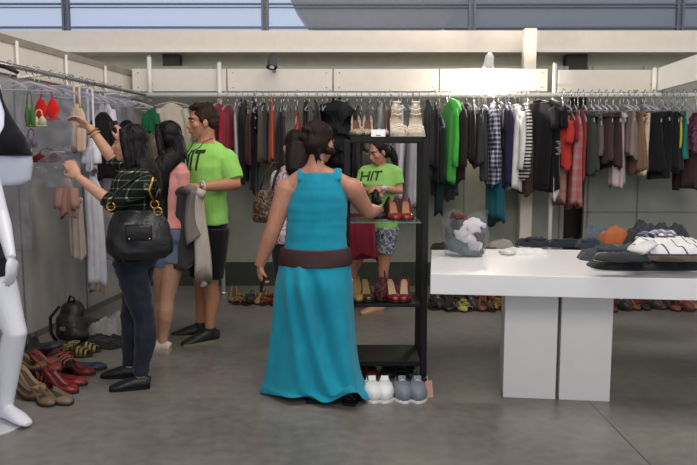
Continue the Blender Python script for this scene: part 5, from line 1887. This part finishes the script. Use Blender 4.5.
b = MB(); k = f.k
b.ball(f.HP((0, -.026, .040)), (.080 * k, .094 * k, .088 * k), f.HR, 20, 14)
b.ball(f.HP((0, -.055, -.005)), (.076 * k, .055 * k, .060 * k), f.HR, 20, 14)
b.ball(f.HP((0, .032, .098)), (.058 * k, .05 * k, .024 * k), f.HR)
for i in range(16):
    rn = random.Random(i + 50)
    p = V((rn.uniform(-.055, .055), rn.uniform(-.08, .045), .108 + rn.uniform(-.012, .010)))
    b.ball(f.HP(p), (.022 * k, .022 * k, .018 * k))
for sg in (-1, 1):
    b.ball(f.HP((sg * .07, .012, .015)), (.012 * k, .016 * k, .03 * k), f.HR)
b.fuse('hair', mat((62, 40, 28), 0.6, 'hair', 0.3), f.q, 0.007, 2, wrinkle=(0.006, 34, (1, 1, 1)))
for sd, tt in (('l', tl), ('r', tr)):
    f.shoes(sd, tt, mat((26, 26, 26), 0.5, 'leather'), mat((120, 124, 90), 0.6), 'sports_shoe')
wr_, el_ = f.arm['l'][2], f.arm['l'][1]
ax = (el_ - wr_).normalized(); a1 = ax.orthogonal().normalized(); a2 = ax.cross(a1)
c0 = wr_.lerp(el_, .06)
o = MB().tube([c0 + (a1 * math.cos(t_) + a2 * math.sin(t_)) * .036 for t_ in [2 * math.pi * i / 16 for i in range(17)]], [(.005, .012)] * 17, 6, ref=ax).build('watch_strap', mat((200, 200, 204), 0.3), f.q)
MB().ball(c0 + f.D((0, -.036, .012)), (.018, .01, .018)).build('watch_face', M_METAL, o)
# lanyard badge (hangs from the neck)
bd = f.P(190, 166, -.30)
nk = V((o_.x, o_.y, 1.40 * f.k))
lan = thing('name_badge', 'name badge on a dark lanyard hanging on the green shirt', 'badge', (base.x, base.y, 0), yaw)
b = MB()
bv = BVHTree.FromPolygons([v.co[:] for v in shirt.data.vertices], [p.vertices[:] for p in shirt.data.polygons])


def skin_at(x, z):
    h = bv.ray_cast(V((x, 1, z)), V((0, -1, 0)))
    return V((x, (h[0].y if h[0] else o_.y + .1) + .006, z))


bx_ = o_.x + .06
bz = f.P(190, 166, -.2).z
for sg in (-1, 1):
    pts = [V((o_.x + sg * .072, o_.y - .02, 1.42 * f.k)), V((o_.x + sg * .068, o_.y + .06, 1.395 * f.k))] + [skin_at(o_.x + sg * .062 * (1 - u) + (bx_ - o_.x) * u, 1.36 * f.k * (1 - u) + (bz + .06) * u) for u in (.05, .3, .6, 1)]
    MB().tube(pts, .003, 6).build('lanyard', mat((40, 60, 40)), lan)
pc = skin_at(bx_, bz) + V((0, .012, 0))
crd = MB().box(pc, (.085, .004, .125), Matrix.Rotation(R(3), 3, 'Y'), .0015).build('card', mat((206, 208, 212), 0.25), lan, smooth=False)
MB().box(pc + V((0, .0035, .038)), (.075, .002, .03)).build('photo_strip', mat((44, 46, 66), 0.3), crd, smooth=False)
MB().box(pc + V((0, .0035, -.045)), (.075, .002, .022)).build('dark_strip', mat((36, 34, 44), 0.3), crd, smooth=False)
MB().box(pc + V((0, .0035, -.005)), (.05, .002, .02)).build('dark_block', mat((90, 80, 90), 0.3), crd, smooth=False)
# clothes draped over his hands
for (px, py0, py1, wpx, rgb, lab, dy, nm) in ((184, 192, 262, 22, (62, 60, 62), 'charcoal jacket draped over the hands of the man in green', -.38, 'jacket'),
                                             (199, 194, 278, 17, (178, 168, 160), 'off white garment draped over the forearm of the man in green', -.40, 'garment'),
                                             (171, 234, 280, 14, (22, 20, 22), 'black garment hanging behind the pink dressed woman', -.20, 'garment'),
                                             (191, 190, 240, 14, (120, 112, 108), 'grey printed cloth held against the green shirt', -.44, 'garment')):
    yy = base.y + dy
    p = at(px, py0, yy)
    w_ = wpx * yy / FPX; ln = p.z - at(px, py1, yy).z
    q = thing(nm, lab, 'clothing', p, R(-20), 'clothes held by the man in green')
    b = MB(); rr = []
    rn = random.Random(px)
    for i in range(16):
        v = i / 15
        ring = []
        for k_ in range(28):
            a = 2 * math.pi * k_ / 28
            ww = w_ * .5 * (.75 + .35 * v)
            x = ww * math.cos(a); y = .035 * math.sin(a) * (1 + .5 * v) + .018 * math.sin(x * 60 + px + 2 * v)
            z = -ln * v * (1 + .12 * math.cos(a + px))
            ring.append(b.bm.verts.new((x + .02 * math.sin(4 * v + px), y, z)))
        rr.append(ring)
    b._skin(rr)
    b.build('draped_cloth', cloth(rgb), q)
    MB().tube([(-w_ * .38, 0, -.005), (0, -.012, .01), (w_ * .38, 0, -.005)], [.03, .035, .03], 10).build('fold', cloth(rgb), q)

# ---------------------------------------------------------------- woman hidden behind the teal dress
base = on(296, 350)
f = Fig('dark haired woman in a floral top mostly hidden behind the teal dress', base, R(8), 1.63, 'f', 1.0, (0, 0), (190, 140, 116))
f.arm['l'] = (f.P(279, 178, 0), f.P(276, 210, -.02), f.P(280, 235, .12))
f.arm['r'] = (f.P(314, 178, .05), f.P(316, 212, .1), f.P(306, 232, .25))
f.leg['l'] = (V((-.08, 0, .82)), V((-.08, .02, .455)), V((-.08, -.01, .075)))
f.leg['r'] = (V((.08, 0, .82)), V((.08, .02, .455)), V((.08, .01, .075)))
b = f.b
f.torso(b, .75, 1.42); f.build_head(b, R(15), R(-10))
for sd in 'lr':
    b.tube(*zip(*f.armpts(sd)), 14); b.ball(f.arm[sd][0], .048); b.tube(*zip(*f.legpts(sd)), 14)
f.do_hand(b, 'l', (.2, .9, -.2), (1, 0, 0), .6, 1); f.do_hand(b, 'r', (-.2, .9, -.2), (-1, 0, 0), .6, -1)
f.foot(b, 'l', (0, 1, 0)); f.foot(b, 'r', (0, 1, 0))
f.finish_body(0.008)
f.face()
b = MB(); f.torso(b, .80, 1.395, .014)
for sd in 'lr':
    b.tube(*zip(*f.armpts(sd, .3, .016)), 14); b.ball(f.arm[sd][0], .062)
f.yoke(b, .010)
b.fuse('floral_top', blotch_mat('pink_floral', [(206, 190, 196), (196, 178, 186), (150, 92, 110), (214, 200, 206)], 20), f.q, 0.008, 3)
b = MB(); f.torso(b, .75, .95, .012)
for sd in 'lr':
    b.tube(*zip(*f.legpts(sd, .98, .014)), 14)
b.fuse('trousers', cloth((40, 40, 48)), f.q, 0.008, 3)
b = MB(); f.hair_cap(b)
b.tube([f.HP((0, -.06, 0)), f.HP((0, -.085, -.10)), f.HP((-.02, -.10, -.19)), f.HP((-.02, -.10, -.25))], [(.084, .065), (.10, .06), (.09, .05), (.05, .025)], 14, ref=f.HR @ V((1, 0, 0)))
b.fuse('hair', mat((38, 22, 22), 0.5, 'hair', 0.3), f.q, 0.008, 3, wrinkle=(0.006, 26, (1, 1, .2)))
for sd in 'lr':
    f.shoes(sd, (0, 1, 0), M_BLACK, M_BLACK, 'flat_shoe', ballet=True)
M_BAGP = blotch_mat('brown_print_bag', [(58, 44, 36), (72, 54, 44), (120, 96, 76), (50, 38, 32)], 30, 0.5)
yy = base.y - .12
p = at(264, 206, yy)
sc_ = yy / FPX
hbag = thing('shoulder_bag', 'brown patterned shoulder bag left of the teal dressed woman', 'handbag', p, R(-10))
b = MB()
b.rings([(-16 * sc_, 0, 0, 10 * sc_, .05), (-12 * sc_, 0, 0, 12.5 * sc_, .07), (2 * sc_, 0, 0, 11.5 * sc_, .06), (12 * sc_, 1 * sc_, 0, 9 * sc_, .035), (16 * sc_, 2 * sc_, 0, 7.5 * sc_, .02)], 28)
b.fuse('bag_body', M_BAGP, hbag, 0.008, 4, wrinkle=(0.008, 14, (1, 1, 1)))
MB().tube([(-4 * sc_, 0, 14 * sc_), (1 * sc_, -.01, 30 * sc_), (10 * sc_, .0, 43 * sc_), (16 * sc_, .06, 42 * sc_), (10 * sc_, .04, 28 * sc_), (8 * sc_, .02, 15 * sc_)], [(.006, .014)] * 6, 8).build('strap', mat((52, 38, 32), 0.5, 'leather'), hbag)
MB().tube([(-6 * sc_, 0, 15 * sc_), (9 * sc_, 0, 16 * sc_)], [.008, .008], 8).build('zip_edge', mat((40, 30, 26)), hbag)

# ---------------------------------------------------------------- woman in green by the shoe rack
base = on(376, 313)
f = Fig('woman in a green printed t-shirt seen through the shoe rack', base, R(155), 1.60, 'f', .97, (0, 0), (182, 128, 102))
o_ = f.P(380, 200, 0.0); f.off = V((o_.x, o_.y, 0))
f.T = [(z, cx + o_.x, cy + o_.y, rx, ry) for z, cx, cy, rx, ry in f.T]
f.arm['l'] = (f.P(395, 172, -.02), f.P(400, 191, -.06), f.P(381, 188, -.24))
f.arm['r'] = (f.P(365, 172, .02), f.P(360, 191, -.02), f.P(371, 191, -.22))
f.leg['l'] = (V((o_.x - .08, o_.y, .80)), f.P(383, 270, -.02), f.P(378, 307, .0))
f.leg['r'] = (V((o_.x + .08, o_.y, .80)), f.P(352, 270, .1), f.P(347, 302, .15))
for sd in 'lr':
    f.leg[sd][2].z = .075
b = f.b
f.torso(b, .75, 1.42); f.build_head(b, R(-34), R(-20), 0, .035)
for sd in 'lr':
    b.tube(*zip(*f.armpts(sd)), 14); b.ball(f.arm[sd][0], .048); b.tube(*zip(*f.legpts(sd)), 14)
f.do_hand(b, 'l', f.D((-1, -.2, -.1)), f.D((0, .6, -.6)), .8, 1)
f.do_hand(b, 'r', f.D((1, -.2, -.2)), f.D((0, .6, -.6)), .8, -1)
tl = f.D((-.9, -.45, 0))
f.foot(b, 'l', tl); f.foot(b, 'r', f.D((-.5, -.8, 0)))
f.finish_body()
f.face()
b = MB(); f.torso(b, .80, 1.395, .015)
for sd in 'lr':
    b.tube(*zip(*f.armpts(sd, .34, .018)), 14); b.ball(f.arm[sd][0], .055)
f.yoke(b, .012)
shirt = b.fuse('green_t_shirt', cloth((138, 188, 98)), f.q, 0.008, 3, wrinkle=(0.008, 11, (1, 1, 1)))
lettering('HIT', f, shirt, o_.x + .045, f.P(371, 176, -.12).z, .19, .085, M_INK, 0.15, R(3))
b = MB(); f.torso(b, .75, .95, .012)
for sd in 'lr':
    b.tube(*zip(*f.legpts(sd, .30, .022)), 14)
b.fuse('floral_shorts', blotch_mat('blue_floral', [(96, 106, 122), (104, 112, 128), (180, 176, 176), (70, 78, 96)], 26), f.q, 0.008, 3)
b = MB(); f.hair_cap(b)
b.tube([f.HP((0, -.09, .04)), f.HP((.0, -.135, -.02)), f.HP((-.02, -.13, -.12)), f.HP((-.03, -.12, -.2))], [.034, .042, .036, .014], 12)
b.fuse('hair', mat((30, 22, 22), 0.45, 'hair', 0.3), f.q, 0.008, 3, wrinkle=(0.005, 26, (1, 1, .2)))
for sd, tt in (('l', tl), ('r', f.D((-.5, -.8, 0)))):
    f.shoes(sd, tt, mat((186, 140, 110), 0.5, 'leather'), mat((150, 120, 96)), 'flat_shoe', ballet=True)
wr_, el_ = f.arm['l'][2], f.arm['l'][1]
ax = (el_ - wr_).normalized(); a1 = ax.orthogonal().normalized(); a2 = ax.cross(a1)
c0 = wr_.lerp(el_, .10)
o = MB().tube([c0 + (a1 * math.cos(t_) + a2 * math.sin(t_)) * .032 for t_ in [2 * math.pi * i / 16 for i in range(17)]], [(.004, .010)] * 17, 6, ref=ax).build('watch_strap', mat((190, 190, 196), 0.3), f.q)
MB().ball(c0 + f.D((0, -.033, .008)), (.018, .009, .018)).build('watch_face', mat((220, 220, 222), 0.2), o)
# things she holds
yy = base.y - .30
p = at(376, 194, yy)
q = thing('dark_shoe', 'black shoe held in the hands of the woman in green', 'shoe', p + V((0, 0, -.03)), R(30))
q.rotation_euler = (R(60), R(20), R(30))
b = MB().ball((0, 0, 0), (.035, .1, .03)); b.ball((0, -.06, .02), (.034, .04, .05))
b.fuse('upper', M_BLACK, q, .007, 3)
MB().box((0, .0, -.03), (.06, .2, .012), None, .005).build('sole', M_BLACK, q)
yy = base.y - .22
p = at(362, 214, yy)
q = thing('burgundy_skirt', 'burgundy skirt hanging from the hands of the woman in green', 'clothing', p, R(10))
w_ = 27 * yy / FPX; ln = p.z - at(362, 258, yy).z
b = garment_body(.10, w_, ln, 301, False, 1.15, .03, 7)
for v in b.bm.verts:
    v.co = V((v.co.y, v.co.x, v.co.z))
b.build('body', cloth((112, 24, 44)), q)
MB().tube([(-w_ * .48, 0, -.01), (0, -.04, -.012), (w_ * .48, 0, -.01)], [(.02, .022)] * 3, 10).build('waistband', cloth((96, 20, 38)), q)

# ================================================================ MANNEQUIN AT THE LEFT EDGE
base = on(3, 424)
M_MANN = mat((228, 230, 240), 0.3, 'plain', 0.01)
f = Fig('tmp', base, R(-128), 1.78, 'f', .94, (0, 0), (228, 230, 240))
q = f.q; q.name = 'mannequin'
tag(q, 'glossy white mannequin in black shorts cut off by the left edge', 'mannequin')
o_ = f.P(-31, 240, 0.06); f.off = V((o_.x, o_.y, 0))
f.T = [(z, cx + o_.x, cy + o_.y, rx, ry) for z, cx, cy, rx, ry in f.T]
f.arm['l'] = (f.P(-14, 164, .06), f.P(1, 214, .0), f.P(11, 258, -.14))
f.arm['r'] = (f.P(-46, 162, -.1), f.P(-60, 215, -.1), f.P(-55, 262, -.15))
f.leg['l'] = (f.P(-8, 262, .04), f.P(15, 332, -.02), f.P(6, 408, .04))
f.leg['r'] = (f.P(-44, 262, .02), f.P(-36, 336, -.05), f.P(-40, 410, -.02))
for sd in 'lr':
    f.leg[sd][2].z = .095
f.skin = M_MANN
b = f.b
f.torso(b, .75, 1.42); f.build_head(b, R(10), 0)
for sd in 'lr':
    b.tube(*zip(*f.armpts(sd)), 14); b.ball(f.arm[sd][0], .05); b.tube(*zip(*f.legpts(sd, 1, .004)), 16)
f.do_hand(b, 'l', f.P(12, 288, -.14) - f.arm['l'][2], f.D((-.8, .2, 0)), .35, 1)
f.do_hand(b, 'r', (0, 0, -1), (1, 0, 0), .3, -1)
tl = f.D((.85, -.55, 0))
f.foot(b, 'l', tl, .002); f.foot(b, 'r', f.D((.5, -.8, 0)), .002)
f.finish_body(0.007)
b = MB(); f.torso(b, .75, .97, .012)
for sd in 'lr':
    b.tube(*zip(*f.legpts(sd, .13, .016)), 16)
b.fuse('black_shorts', cloth((30, 32, 42)), q, 0.007, 3)
b = MB()
c0 = f.P(-16, 424, .0); c0.z = 0
b.tube([c0, c0 + V((0, 0, .010))], [.22, .215], 40)
b.build('base_plate', mat((200, 204, 210), 0.15), q, smooth=False)
MB().tube([f.leg['r'][2] + V((0, 0, .2)), V((f.leg['r'][2].x, f.leg['r'][2].y - .08, .005))], .008, 8).build('support_rod', M_METAL, q)
